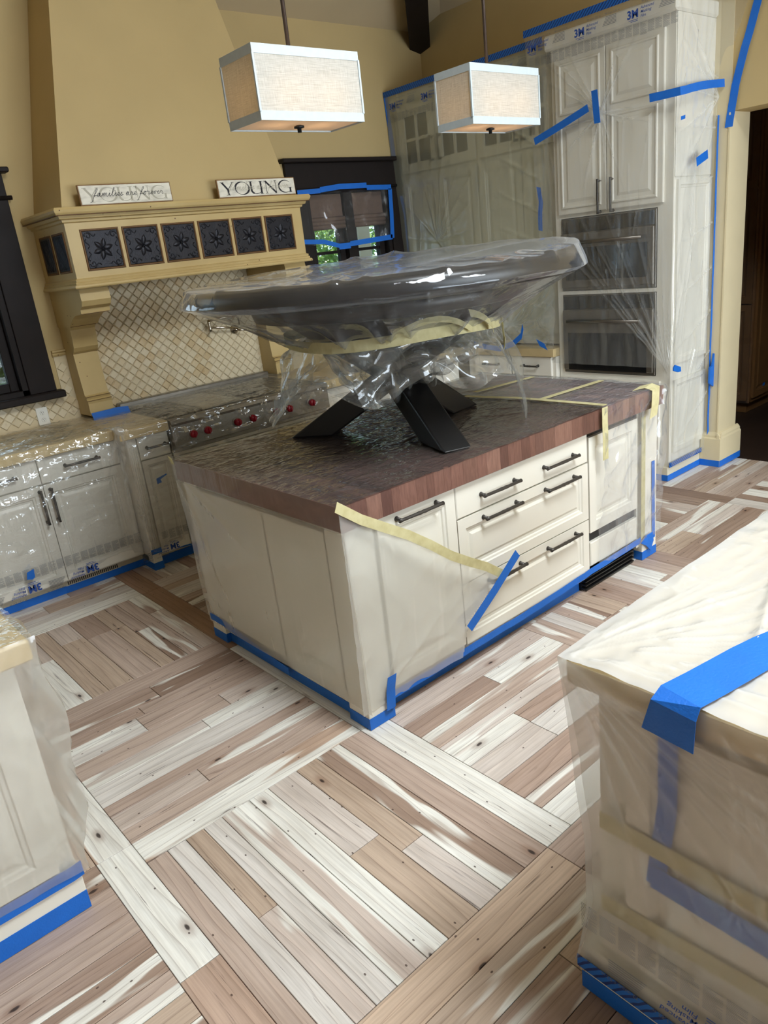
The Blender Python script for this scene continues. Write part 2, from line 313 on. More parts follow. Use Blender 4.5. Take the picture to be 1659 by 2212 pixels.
# ------------------------------------------------------------------ geometry helpers
ORG = {}
class Fr:
    """a local frame: a right, b up, c out of the face"""
    def __init__(s, o, u, v, n): s.o, s.u, s.v, s.n = Vector(o), Vector(u), Vector(v), Vector(n)
    def __call__(s, a, b, c=0.0): return s.o + s.u * a + s.v * b + s.n * c
def face_y(x, y, z): return Fr((x, y, z), (1, 0, 0), (0, 0, 1), (0, -1, 0))     # a face that looks along -Y
def face_x(x, y, z): return Fr((x, y, z), (0, -1, 0), (0, 0, 1), (-1, 0, 0))    # a face that looks along -X
WORLD = Fr((0, 0, 0), (1, 0, 0), (0, 1, 0), (0, 0, 1))
class MB:
    def __init__(s, fr=None): s.v = []; s.f = []; s.fr = fr or WORLD
    def add(s, pts, faces):
        k = len(s.v); s.v += [s.fr(*p) for p in pts]; s.f += [tuple(i + k for i in f) for f in faces]; return s
    def box(s, a0, a1, b0, b1, c0, c1, bev=0.0):
        if a1 < a0: a0, a1 = a1, a0
        if b1 < b0: b0, b1 = b1, b0
        if c1 < c0: c0, c1 = c1, c0
        e = min(bev, (a1 - a0) * .45, (b1 - b0) * .45, (c1 - c0) * .45)
        if e <= 0:
            p = [(a, b, c) for a in (a0, a1) for b in (b0, b1) for c in (c0, c1)]
            return s.add(p, [(0, 1, 3, 2), (4, 6, 7, 5), (0, 4, 5, 1), (2, 3, 7, 6), (0, 2, 6, 4), (1, 5, 7, 3)])
        p = []; idx = {}
        A, B, C = (a0, a1), (b0, b1), (c0, c1)
        for i in (0, 1):
            for j in (0, 1):
                for k in (0, 1):
                    sa, sb, sc = (e if i == 0 else -e), (e if j == 0 else -e), (e if k == 0 else -e)
                    for ax, q in enumerate(((A[i], B[j] + sb, C[k] + sc), (A[i] + sa, B[j], C[k] + sc), (A[i] + sa, B[j] + sb, C[k]))):
                        idx[i, j, k, ax] = len(p); p.append(q)
        F = []
        for i in (0, 1): F.append([idx[i, 0, 0, 0], idx[i, 1, 0, 0], idx[i, 1, 1, 0], idx[i, 0, 1, 0]])
        for j in (0, 1): F.append([idx[0, j, 0, 1], idx[1, j, 0, 1], idx[1, j, 1, 1], idx[0, j, 1, 1]])
        for k in (0, 1): F.append([idx[0, 0, k, 2], idx[1, 0, k, 2], idx[1, 1, k, 2], idx[0, 1, k, 2]])
        for j in (0, 1):
            for k in (0, 1): F.append([idx[0, j, k, 1], idx[1, j, k, 1], idx[1, j, k, 2], idx[0, j, k, 2]])
        for i in (0, 1):
            for k in (0, 1): F.append([idx[i, 0, k, 0], idx[i, 1, k, 0], idx[i, 1, k, 2], idx[i, 0, k, 2]])
        for i in (0, 1):
            for j in (0, 1): F.append([idx[i, j, 0, 0], idx[i, j, 1, 0], idx[i, j, 1, 1], idx[i, j, 0, 1]])
        for i in (0, 1):
            for j in (0, 1):
                for k in (0, 1): F.append([idx[i, j, k, 0], idx[i, j, k, 1], idx[i, j, k, 2]])
        return s.add(p, F)
    def loops(s, rings, cap0=True, cap1=True):
        """join closed rings of equal length"""
        n = len(rings[0]); pts = [p for r in rings for p in r]; F = []
        for i in range(len(rings) - 1):
            for j in range(n):
                F.append((i * n + j, i * n + (j + 1) % n, (i + 1) * n + (j + 1) % n, (i + 1) * n + j))
        if cap0: F.append(tuple(range(n)))
        if cap1: F.append(tuple((len(rings) - 1) * n + j for j in range(n)))
        return s.add(pts, F)
    def panel(s, a0, a1, b0, b1, prof, back=0.0):
        """a rectangular panel whose relief steps inwards: prof is a list of (inset, height)"""
        R = [[(a0, b0, back), (a1, b0, back), (a1, b1, back), (a0, b1, back)]]
        for i, h in prof: R.append([(a0 + i, b0 + i, h), (a1 - i, b0 + i, h), (a1 - i, b1 - i, h), (a0 + i, b1 - i, h)])
        return s.loops(R)
    def extrude(s, prof, a0, a1):
        """profile in (c, b) swept from a0 to a1"""
        return s.loops([[(a0, b, c) for c, b in prof], [(a1, b, c) for c, b in prof]])
    def tube(s, path, r, n=10, cap=True):
        P = [s.fr(*p) for p in path]; rad = r if isinstance(r, (list, tuple)) else [r] * len(P)
        k = len(s.v); rings = []
        up = None
        for i, p in enumerate(P):
            d = (P[min(i + 1, len(P) - 1)] - P[max(i - 1, 0)]).normalized()
            if up is None: up = d.orthogonal().normalized()
            x = (up - d * up.dot(d)).normalized(); y = d.cross(x); up = x
            rings.append([p + (x * math.cos(2 * PI * j / n) + y * math.sin(2 * PI * j / n)) * rad[i] for j in range(n)])
        for r_ in rings: s.v += r_
        for i in range(len(P) - 1):
            for j in range(n):
                s.f.append((k + i * n + j, k + i * n + (j + 1) % n, k + (i + 1) * n + (j + 1) % n, k + (i + 1) * n + j))
        if cap:
            s.f.append(tuple(k + j for j in range(n))); s.f.append(tuple(k + (len(P) - 1) * n + j for j in range(n)))
        return s
    def lathe(s, prof, n=24, axis='c', cap=True):
        """(r, h) profile about the frame's c axis"""
        return s.loops([[(r * math.cos(2 * PI * j / n), r * math.sin(2 * PI * j / n), h) for j in range(n)] for r, h in prof], cap, cap)
    def ribbon(s, pts, across, th=0.0008):
        """a strip with thickness along a polyline; across gives its width vector"""
        R = []
        for i, p in enumerate(pts):
            p = Vector(p); w = Vector(across[i] if isinstance(across, list) else across) * 0.5
            d = (Vector(pts[min(i + 1, len(pts) - 1)]) - Vector(pts[max(i - 1, 0)]))
            n = d.cross(w)
            if n.length < 1e-9: n = Vector((0, 0, 1))
            n = n.normalized() * th
            R.append([tuple(p - w - n), tuple(p + w - n), tuple(p + w + n), tuple(p - w + n)])
        return s.loops(R)
def obj(name, mb, mat, parent=None, smooth=False, org=None):
    me = bpy.data.meshes.new(name)
    o3 = ORG.get(parent.name if parent else None) if parent else (Vector(org) if org is not None else Vector((0, 0, 0)))
    me.from_pydata([tuple(v - o3) for v in mb.v], [], [f for f in mb.f])
    import bmesh
    bm = bmesh.new(); bm.from_mesh(me); bmesh.ops.recalc_face_normals(bm, faces=bm.faces); bm.to_mesh(me); bm.free()
    if smooth:
        for p in me.polygons: p.use_smooth = True
    me.materials.append(M[mat] if isinstance(mat, str) else mat)
    o = bpy.data.objects.new(name, me); COL.objects.link(o)
    if parent: o.parent = parent
    else: o.location = o3
    ORG[o.name] = o3
    return o
def tag(o, label, cat, group=None, kind=None):
    if label: o['label'] = label
    if cat: o['category'] = cat
    if group: o['group'] = group
    if kind: o['kind'] = kind
    return o
def struct(o, label=None): o['kind'] = 'structure'; return tag(o, label, None)
def thing(name, loc, label, cat, group=None):
    o = bpy.data.objects.new(name, None); COL.objects.link(o); o.location = loc; o.empty_display_size = 0.1
    ORG[o.name] = Vector(loc); return tag(o, label, cat, group)
def inst(name, me, parent, loc, rot=None, scale=None):
    o = bpy.data.objects.new(name, me); COL.objects.link(o)
    if parent: o.parent = parent
    o.location = Vector(loc) - (ORG[parent.name] if parent else Vector((0, 0, 0)))
    if rot: o.rotation_euler = rot
    if scale: o.scale = scale
    ORG[o.name] = Vector(loc); return o

# noise and folds for draped film (numpy)
def waves(s, t, freq, seed, n=14):
    r = np.random.RandomState(seed); z = np.zeros_like(s)
    for _ in range(n):
        a = r.uniform(0, 2 * PI); k = freq * r.uniform(0.5, 1.6)
        z += np.sin((s * np.cos(a) + t * np.sin(a)) * k * 2 * PI + r.uniform(0, 2 * PI))
    return z / math.sqrt(n)
def crumple(s, t, freq, seed):
    return 1.0 - 2.2 * np.abs(waves(s, t, freq, seed))
def fold(s, t, a, b, amp, w, fade=0.9):
    ax, ay = a; bx, by = b; dx, dy = bx - ax, by - ay; L2 = dx * dx + dy * dy
    k = np.clip(((s - ax) * dx + (t - ay) * dy) / L2, 0, 1)
    d = np.hypot(s - ax - k * dx, t - ay - k * dy)
    return amp * (1 - fade * k) * np.exp(-np.abs(d / w) ** 1.5) * np.where(k >= 1, 0.3, 1)
REC = {}
def rec(f_, amp=.013):
    REC['f'] = np.clip(f_ / amp, 0, 1) ** 2.5; return f_
def sheet(name, fn, s0, s1, t0, t1, ns, nt, mat, parent=None, disp=None, keep=None):
    """a draped sheet: fn(s, t) -> x, y, z arrays; disp(s, t) lifts it along its normal"""
    s, t = np.meshgrid(np.linspace(s0, s1, ns), np.linspace(t0, t1, nt))
    X = np.stack(fn(s, t), -1)
    if disp is not None:
        du = np.gradient(X, axis=1); dv = np.gradient(X, axis=0)
        n = np.cross(du, dv); n /= np.maximum(np.linalg.norm(n, axis=-1, keepdims=True), 1e-9)
        REC.clear(); X = X + n * disp(s, t)[..., None]
    idx = np.arange(ns * nt).reshape(nt, ns)
    q = np.stack([idx[:-1, :-1], idx[:-1, 1:], idx[1:, 1:], idx[1:, :-1]], -1)
    if keep is not None:
        k = keep(s, t); kk = k[:-1, :-1] & k[1:, 1:] & k[:-1, 1:] & k[1:, :-1]; q = q[kk]
    q = q.reshape(-1, 4)
    o3 = np.array(ORG[parent.name]) if parent else np.zeros(3)
    V = (X.reshape(-1, 3) - o3)
    used = np.unique(q); remap = np.full(ns * nt, -1); remap[used] = np.arange(len(used))
    me = bpy.data.meshes.new(name); me.from_pydata(V[used].tolist(), [], remap[q].tolist())
    me.polygons.foreach_set('use_smooth', [True] * len(me.polygons))
    if disp is not None and 'f' in REC:
        at = me.attributes.new('pleat', 'FLOAT', 'POINT'); at.data.foreach_set('value', np.broadcast_to(REC['f'], s.shape).reshape(-1)[used].astype(np.float32))
    me.materials.append(M[mat]); o = bpy.data.objects.new(name, me); COL.objects.link(o)
    if parent: o.parent = parent
    ORG[o.name] = Vector(o3); return o

# lettering as flat mesh
_txt = {}
def text_mesh(body, shear=0.0, bold=0.0):
    k = (body, shear, bold)
    if k not in _txt:
        c = bpy.data.curves.new('lettering', 'FONT'); c.body = body; c.size = 1.0; c.shear = shear; c.offset = bold; c.resolution_u = 3
        o = bpy.data.objects.new('lettering_source', c); COL.objects.link(o)
        bpy.context.view_layer.update()
        me = bpy.data.meshes.new_from_object(o.evaluated_get(bpy.context.evaluated_depsgraph_get()))
        _txt[k] = ([tuple(v.co) for v in me.vertices], [tuple(p.vertices) for p in me.polygons])
        bpy.data.objects.remove(o); bpy.data.curves.remove(c); bpy.data.meshes.remove(me)
    return _txt[k]
def put_text(mb, body, a, b, h, rot=0.0, shear=0.0, bold=0.0, c=0.0, sx=1.0):
    V, F = text_mesh(body, shear, bold); cs, sn = math.cos(rot), math.sin(rot)
    P = [(a + (x * sx * cs - y * sn) * h, b + (x * sx * sn + y * cs) * h, c) for x, y, z in V]
    mb.add(P, F)

# ================================================================== THE SETTING
XW, YW = 3.70, 3.10            # the oven wall and the range wall
def proj(p):
    q = Vector(p) - cm.translation
    z = q.dot(RZ)
    return (829.5 + 1607.47 * q.dot(RX) / z, 1106 + 1607.47 * q.dot(RY) / z) if z > 0.05 else (-9e3, -9e3)

floor = struct(obj('floor', MB().box(-4.2, 3.95, -5.6, YW, -0.06, -0.0165), 'groove'))
TONES = [srgb(*c) for c in ((188, 168, 154), (202, 187, 176), (172, 149, 134), (210, 199, 190), (160, 137, 121), (190, 169, 150), (216, 210, 203), (184, 163, 149), (148, 124, 108))]
boards = []                     # x0, x1, y0, y1, along ('x' or 'y'), tone, sapwood share
rnd = random.Random(21)
def tone(): return rnd.choice(TONES), rnd.choice((0.0, 0.15, 0.30, 0.40, 0.46, 0.52, 0.95, 0.36, 0.43, 0.1))
SX, SY = 1.01, 1.008
def split_run(a0, a1, lo=0.45, hi=1.0):
    cuts = [a0]
    while a1 - cuts[-1] > hi:
        c = cuts[-1] + rnd.uniform(lo, hi)
        if a1 - c < 0.18: break
        cuts.append(c)
    cuts.append(a1); return list(zip(cuts[:-1], cuts[1:]))
for i in range(-3, 5):
    for j in range(-5, 4):
        x0 = -1.035 + SX * i; y0 = 0.035 + SY * j
        xa, xb, ya, yb = x0 + 0.12, x0 + SX, y0 + 0.12, y0 + SY
        along = 'x' if (i + j) % 2 == 0 else 'y'
        lo, hi = (ya, yb) if along == 'x' else (xa, xb)
        ws = []
        while sum(ws) < hi - lo - 0.05: ws.append(rnd.choice((0.07, 0.085, 0.1, 0.115, 0.075, 0.13)))
        k = (hi - lo) / sum(ws); p = lo
        for w in ws:
            w *= k
            for r0, r1 in split_run(*((xa, xb) if along == 'x' else (ya, yb)), 0.3, 0.9 if rnd.random() < 0.55 else 0.66):
                b = (r0, r1, p, p + w) if along == 'x' else (p, p + w, r0, r1)
                boards.append([*b, along, *tone()])
            p += w
        # border strips: columns run through, except where the row below the island cuts them
        thr = (j == -1)
        boards.append([x0, x0 + 0.12, ya if thr else y0, yb, 'y', *tone()])
        boards.append([x0 if thr else xa, xb, y0, y0 + 0.12, 'x', *tone()])
WHITE = (srgb(232, 230, 220), 1.0)
for b in boards:                # the boards one recognises in the picture
    cx, cy = (b[0] + b[1]) / 2, (b[2] + b[3]) / 2
    if b[4] == 'y' and b[1] - b[0] > 0.115:
        if abs(cx - 0.035) < .05 and -0.9 < cy < 0.03: b[5:] = WHITE
        if abs(cx + 0.975) < .05 and -0.9 < cy < 0.03: b[3] = 0.155; b[2] = -0.431; b[5:] = WHITE
        if abs(cx + 0.975) < .05 and 0.2 < cy < 1.0: b[2] = 0.155; b[5:] = (srgb(186, 160, 140), 0.42)
        if abs(cx - 0.035) < .05 and cy > 1.2: b[5:] = (srgb(164, 132, 108), 0.05)
    if b[4] == 'x' and b[3] - b[2] > 0.115:
        if abs(cy - 0.095) < .05 and -0.9 < cx < 0: b[5:] = (srgb(188, 162, 142), 0.60)
        if abs(cy + 0.915) < .05 and -1.1 < cx < 0: b[5:] = (srgb(206, 182, 160), 0.05)
boards.append([-1.035, -0.915, -0.853, -0.431, 'y', srgb(190, 164, 146), 0.2])
cand, rest = [], []
for b in boards:
    if b[1] - b[0] < 0.02 or b[3] - b[2] < 0.02: continue
    if b[0] > 3.93 or b[2] > 3.06: continue
    b[1] = min(b[1], 3.94); b[3] = min(b[3], 3.09)
    if b[0] > 0.04 and b[1] < 2.06 and b[2] > 0.04 and b[3] < 1.19: continue
    P = [proj((x, y, 0)) for x in (b[0], (b[0] + b[1]) / 2, b[1]) for y in (b[2], (b[2] + b[3]) / 2, b[3])]
    inside = [q for q in P if -10 < q[0] < 1669 and 700 < q[1] < 2222]
    hid = (b[0] > -0.25 and b[3] < -1.25) or (b[1] < -1.12 and b[2] > 0.05) or b[2] > 2.5
    if inside and not hid:
        xs = [q[0] for q in P]; ys = [q[1] for q in P]
        cand.append(((max(xs) - min(xs)) * (max(ys) - min(ys)), b))
    else: rest.append(b)
cand.sort(key=lambda q: -q[0])
def plank_mb(l, w): return MB().box(-l / 2, l / 2, -w / 2, w / 2, -0.016, 0.0, 0.0012)
for k, (a, b) in enumerate(cand):
    if k >= 298: rest.append(b); continue
    l, w = (b[1] - b[0], b[3] - b[2]) if b[4] == 'x' else (b[3] - b[2], b[1] - b[0])
    mb = plank_mb(l - 0.0022, w - 0.0022)
    me = bpy.data.meshes.new('plank'); me.from_pydata([tuple(v) for v in mb.v], [], mb.f); me.materials.append(M['plank'])
    o = inst('plank', me, floor, ((b[0] + b[1]) / 2, (b[2] + b[3]) / 2, 0), (0, 0, 0 if b[4] == 'x' else PI / 2))
    o.color = (*b[5][:3], b[6])
mb = MB()
for b in rest: mb.box(b[0] + .001, b[1] - .001, b[2] + .001, b[3] - .001, -0.016, 0.0)
o = obj('plank_field', mb, 'plank', floor); o['kind'] = 'stuff'; o.color = (*srgb(186, 160, 142)[:3], 0.3)

# --- walls. range wall along X at YW, oven wall along Y at XW
H = 4.9
w1 = (-1.70, -0.06, 1.12, 2.28)     # window openings x0 x1 z0 z1
w2 = (2.30, 3.16, 1.12, 2.24)
mb = MB()
t = 0.18
xs = [-4.2, w1[0], w1[1], w2[0], w2[1], XW + 0.25]
mb.box(xs[0], xs[1], YW, YW + t, 0, H); mb.box(xs[2], xs[3], YW, YW + t, 0, H); mb.box(xs[4], xs[5], YW, YW + t, 0, H)
for w in (w1, w2):
    mb.box(w[0], w[1], YW, YW + t, 0, w[2]); mb.box(w[0], w[1], YW, YW + t, w[3], H)
wall_back = struct(obj('wall_back', mb, 'wall'))
mb = MB().box(XW, 3.95, 0.44, YW, 0, H).box(XW, 3.95, -5.6, 0.44, 2.31, H).box(XW, 3.95, -5.6, -0.75, 0, 2.31)
wall_right = struct(obj('wall_right', mb, 'wall'))
struct(obj('wall_left', MB().box(-4.4, -4.2, -5.8, YW + .18, 0, H), 'offwhite'))
struct(obj('wall_front', MB().box(-4.2, -1.0, -5.8, -5.6, 0, H).box(-1.0, 3.7, -5.8, -5.6, 2.6, H), 'offwhite'))
mb = MB().box(XW - .012, 3.955, 0.430, 0.4405, 0.02, 2.31).box(XW - .006, 3.95, 0.434, 0.545, 0.02, 3.2)
struct(obj('trim_1', mb, 'jamb'))
mb = MB(face_x(XW - .0, 0, 0)).box(-0.60, -0.20, 0.0, 0.0, 0, 0) if False else MB()
prof = [(0.0, 0.0), (0.030, 0.0), (0.030, 0.205), (0.022, 0.215), (0.022, 0.228), (0.010, 0.245), (0.0, 0.25)]
mb.fr = face_x(XW - .006, 0, 0); mb.extrude(prof, -0.545, -0.4005)
mb.fr = face_y(0, 0.430, 0); mb.extrude(prof, XW - .0352, 3.985)
struct(obj('baseboard_right', mb, 'jamb'))
# vaulted ceiling: two slopes that meet over the dark hip beam
mb = MB()
z0 = 3.40; sl_ = 0.42
A = [(XW + .3, YW + .2), (-4.4, YW + .2), (-4.4, -5.8), (XW + .3, -5.8)]
def cz(x, y): return min(z0 + sl_ * (YW - y), 3.47 + sl_ * (XW - x), 4.75)
nx, ny = 40, 44
xsn = np.linspace(-4.4, XW + .3, nx); ysn = np.linspace(-5.8, YW + .25, ny)
P = [(x, y, cz(x, y)) for y in ysn for x in xsn]
mb.add(P, [(r * nx + c, r * nx + c + 1, (r + 1) * nx + c + 1, (r + 1) * nx + c) for r in range(ny - 1) for c in range(nx - 1)])
mb.add([(x, y, z + 0.12) for x, y, z in P], [(r * nx + c, r * nx + c + 1, (r + 1) * nx + c + 1, (r + 1) * nx + c) for r in range(ny - 1) for c in range(nx - 1)])
struct(obj('ceiling', mb, 'ceil'))
d = Vector((-1, -1, 0.42)); d.normalize(); sd = Vector((1, -1, 0)).normalized(); up = d.cross(sd); up = up if up.z > 0 else -up
p0 = Vector((XW + .02, YW + .02, 3.33)); p1 = p0 + d * 3.2
mb = MB(); R = []
for p in (p0, p1): R.append([tuple(p + sd * a + up * b) for a, b in ((-.085, -.09), (.085, -.09), (.085, .16), (-.085, .16))])
mb.loops(R); struct(obj('trim_2', mb, 'darkwood'))
# the room beyond the opening
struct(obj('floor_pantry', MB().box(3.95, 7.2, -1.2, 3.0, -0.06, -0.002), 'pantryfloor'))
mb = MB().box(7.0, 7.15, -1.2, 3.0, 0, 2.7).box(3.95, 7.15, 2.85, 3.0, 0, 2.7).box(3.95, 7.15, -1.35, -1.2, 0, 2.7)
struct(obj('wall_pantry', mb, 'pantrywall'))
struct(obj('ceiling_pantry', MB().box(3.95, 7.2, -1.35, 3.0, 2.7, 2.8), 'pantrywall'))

# --- windows
def window(name, w, casing, zhead, nsash, mullx, muntz, sill_x):
    root = thing(name, (w[0], YW, w[2]), None, None); struct(root)
    x0, x1, z0, z1 = w
    f = face_y(0, YW, 0)
    mb = MB(f)                                                      # flat casing boards with a cap and a roll moulding
    cx0, cx1 = x0 - casing, x1 + casing
    mb.box(cx0, x0, 1.12, z1, 0.0, 0.028, .003); mb.box(x1, cx1, 1.12, z1, 0.0, 0.028, .003)
    obj('side_casing', mb, 'darkwood', root)
    mb = MB(f).box(cx0, cx1, z1, zhead - .03, 0.0, 0.03, .003)
    obj('head_casing', mb, 'darkwood', root)
    obj('cap_moulding', MB(f).box(cx0 - .035, cx1 + .035, zhead - .03, zhead, 0.0, 0.075, .006), 'darkwood', root)
    obj('roll_moulding', MB(f).tube([(cx0 - .025, z1 - .005, .03), (cx1 + .025, z1 - .005, .03)], .013, 10), 'darkwood', root, True)
    obj('sill', MB(f).box(*sill_x, 1.075, 1.12, -0.02, 0.085, .006), 'darkwood', root)
    mb = MB(f)                                                      # jamb box inside the wall
    mb.box(x0, x0 + .035, z0, z1, -.17, .01); mb.box(x1 - .035, x1, z0, z1, -.17, .01); mb.box(x0, x1, z1 - .035, z1, -.17, .01); mb.box(x0, x1, z0, z0 + .03, -.17, .01)
    for m in mullx: mb.box(m - .045, m + .045, z0, z1, -.12, .0)
    obj('jamb_frame', mb, 'darkwood', root)
    xs_ = [x0 + .035] + [q for m in mullx for q in (m - .045, m + .045)] + [x1 - .035]
    for a, b in zip(xs_[0::2], xs_[1::2]):
        s = MB(f); sw = .055
        s.box(a, a + sw, z0 + .03, z1 - .035, -.10, -.05, .004); s.box(b - sw, b, z0 + .03, z1 - .035, -.10, -.05, .004)
        s.box(a + sw, b - sw, z0 + .03, z0 + .03 + sw, -.10, -.05, .004); s.box(a + sw, b - sw, z1 - .035 - sw, z1 - .035, -.10, -.05, .004)
        so = obj('sash', s, 'darkwood', root)
        zs = [z0 + .03 + sw] + [q for q in muntz] + [z1 - .035 - sw]
        for q in muntz: obj('muntin', MB(f).box(a + sw, b - sw, q - .012, q + .012, -.09, -.06), 'darkwood', so)
        for za, zb in zip(zs[:-1], zs[1:]):
            obj('pane', MB(f).box(a + sw, b - sw, za + .006, zb - .006, -.079, -.073), 'glass', so)
    return root
win1 = window('window_1', w1, 0.165, 2.44, 2, [-0.88], [1.43, 1.78], (-2.0, 0.14))
win2 = window('window_2', w2, 0.17, 2.455, 2, [2.73], [1.76, ], (2.06, 3.40))
# pleated woven shades inside window 2
for k, (a, b) in enumerate(((2.34, 2.68), (2.78, 3.12))):
    f = face_y(0, YW, 0); r = thing('roman_shade', ((a + b) / 2, YW, 1.95), ('folded brown roman shade in the far window beside the range hood', 'folded brown roman shade in the far window beside the film-wrapped hutch')[k], 'window shade')
    obj('fabric', MB(f).box(a, b, 1.97, 2.2, -.035, -.028), 'shadebrown', r)
    for q in range(3): obj('pleat', MB(f).tube([(a, 1.955 + q * .028, -.022 + q * .003), (b, 1.955 + q * .028, -.022 + q * .003)], .02, 8), 'shadebrown', r, True)

# --- diamond tiles of the backsplash, children of the range wall
obj('grout_bed', MB(face_y(0, YW, 0)).box(-1.9, 2.06, 0.9, 1.075, 0, .006).box(.14, .22, 1.075, 1.335, 0, .006).box(.38, 1.68, 1.075, 1.74, 0, .006), 'grout', wall_back)
side = 0.0505; hd = side / math.sqrt(2) * 1.0
tm = MB(); g = (side - .0022) / 2
c45 = math.sqrt(.5)
ringt = lambda s_, y: [(s_ * (x - z) * c45, y, s_ * (x + z) * c45) for x, z in ((-1, -1), (1, -1), (1, 1), (-1, 1))]
tm.loops([ringt(g, 0), ringt(g, -.004), ringt(g - .004, -.0085)], True, True)
tms = []
for v in range(4):
    me = bpy.data.meshes.new('tile'); r = random.Random(v)
    jit = [Vector((r.uniform(-.0016, .0016), r.uniform(-.0015, .0005), r.uniform(-.0016, .0016))) for _ in tm.v]
    me.from_pydata([tuple(p + q) for p, q in zip(tm.v, jit)], [], tm.f); me.materials.append(M['tile']); tms.append(me)
diag = side * math.sqrt(2); spots = []
for i in range(-60, 70):
    for j in range(-4, 30):
        x = i * diag / 2; z = 0.93 + j * diag / 2
        if (i + j) % 2: continue
        inn = (.40 < x < 1.66 and .93 < z < 1.72) or (-1.8 < x < .215 and .93 < z < 1.045) or (.165 < x < .2 and z < 1.31 and z > 1.0)
        if inn: spots.append((x, z))
spots.sort(key=lambda q: (q[0] < -.62, q[0] > 1.5, q[0]))
rt = random.Random(4)
rest = []
for k, (x, z) in enumerate(spots):
    if k < 298: inst('tile', tms[rt.randrange(4)], wall_back, (x, YW - .0055, z), (0, rt.uniform(-.02, .02), 0))
    else: rest.append((x, z))
mb = MB()
for x, z in rest:
    k = len(mb.v); mb.v += [v + Vector((x, YW - .0055, z)) for v in tm.v]; mb.f += [tuple(i + k for i in f) for f in tm.f]
if rest: o = obj('tile_field', mb, 'tile', wall_back); o['kind'] = 'stuff'
struct(obj('trim_3', MB(face_y(0, YW, 0)).extrude([(0, 1.325), (.012, 1.325), (.018, 1.335), (.012, 1.345), (.022, 1.352), (.022, 1.362), (0, 1.365)], .135, .23), 'hood'))

# ================================================================== RANGE HOOD
hood = thing('range_hood', (1.03, YW - .3, 1.5), 'big antique yellow range hood with dark flower panels and plaster chimney', 'range hood')
f = face_y(0, 0, 0)
xa, xb = .212, 1.848; yf = 2.555
mb = MB()                                                            # plaster chimney that tapers towards the ceiling
lo_, hi_ = 2.15, 3.75
mb.loops([[(.235, 2.60, lo_), (1.825, 2.60, lo_), (1.825, YW - .001, lo_), (.235, YW - .001, lo_)], [(.60, 2.80, hi_), (1.46, 2.80, hi_), (1.46, YW - .001, hi_), (.60, YW - .001, hi_)]])
obj('chimney', mb, 'wall', hood)
def ring_mould(prof, x0, x1, y0, name, mat='hood'):
    """moulding that runs round three sides: prof is (out, z)"""
    rings = []
    m = MB()
    path = lambda o_: [(x0 - o_, YW - .002), (x0 - o_, y0 - o_), (x1 + o_, y0 - o_), (x1 + o_, YW - .002)]
    n = len(prof)
    pts = [(x, y, z) for o_, z in prof for x, y in path(o_)]
    F = [(i * 4 + k, i * 4 + k + 1, (i + 1) * 4 + k + 1, (i + 1) * 4 + k) for i in range(n - 1) for k in range(3)]
    F += [(0, 1, 2, 3), tuple((n - 1) * 4 + k for k in range(4))]
    m.add(pts, F); return obj(name, m, mat, hood)
ring_mould([(0, 1.765), (0, 2.085)], xa, xb, yf, 'box')
ring_mould([(0, 2.075), (.012, 2.080), (.014, 2.092), (.03, 2.097), (.034, 2.112), (.050, 2.118), (.056, 2.128), (.060, 2.142), (.052, 2.155), (0, 2.155)], xa, xb, yf, 'crown_moulding')
ring_mould([(.055, 2.113), (.0555, 2.1165)], xa, xb, yf - .0002, 'glaze_line', 'glaze')
ring_mould([(0, 1.72), (.026, 1.72), (.030, 1.727), (.026, 1.738), (.016, 1.742), (.018, 1.752), (.010, 1.757), (.012, 1.768), (0, 1.775)], xa, xb, yf, 'base_moulding')
fy = face_y(0, yf, 0); fx = face_x(xa, 0, 0)
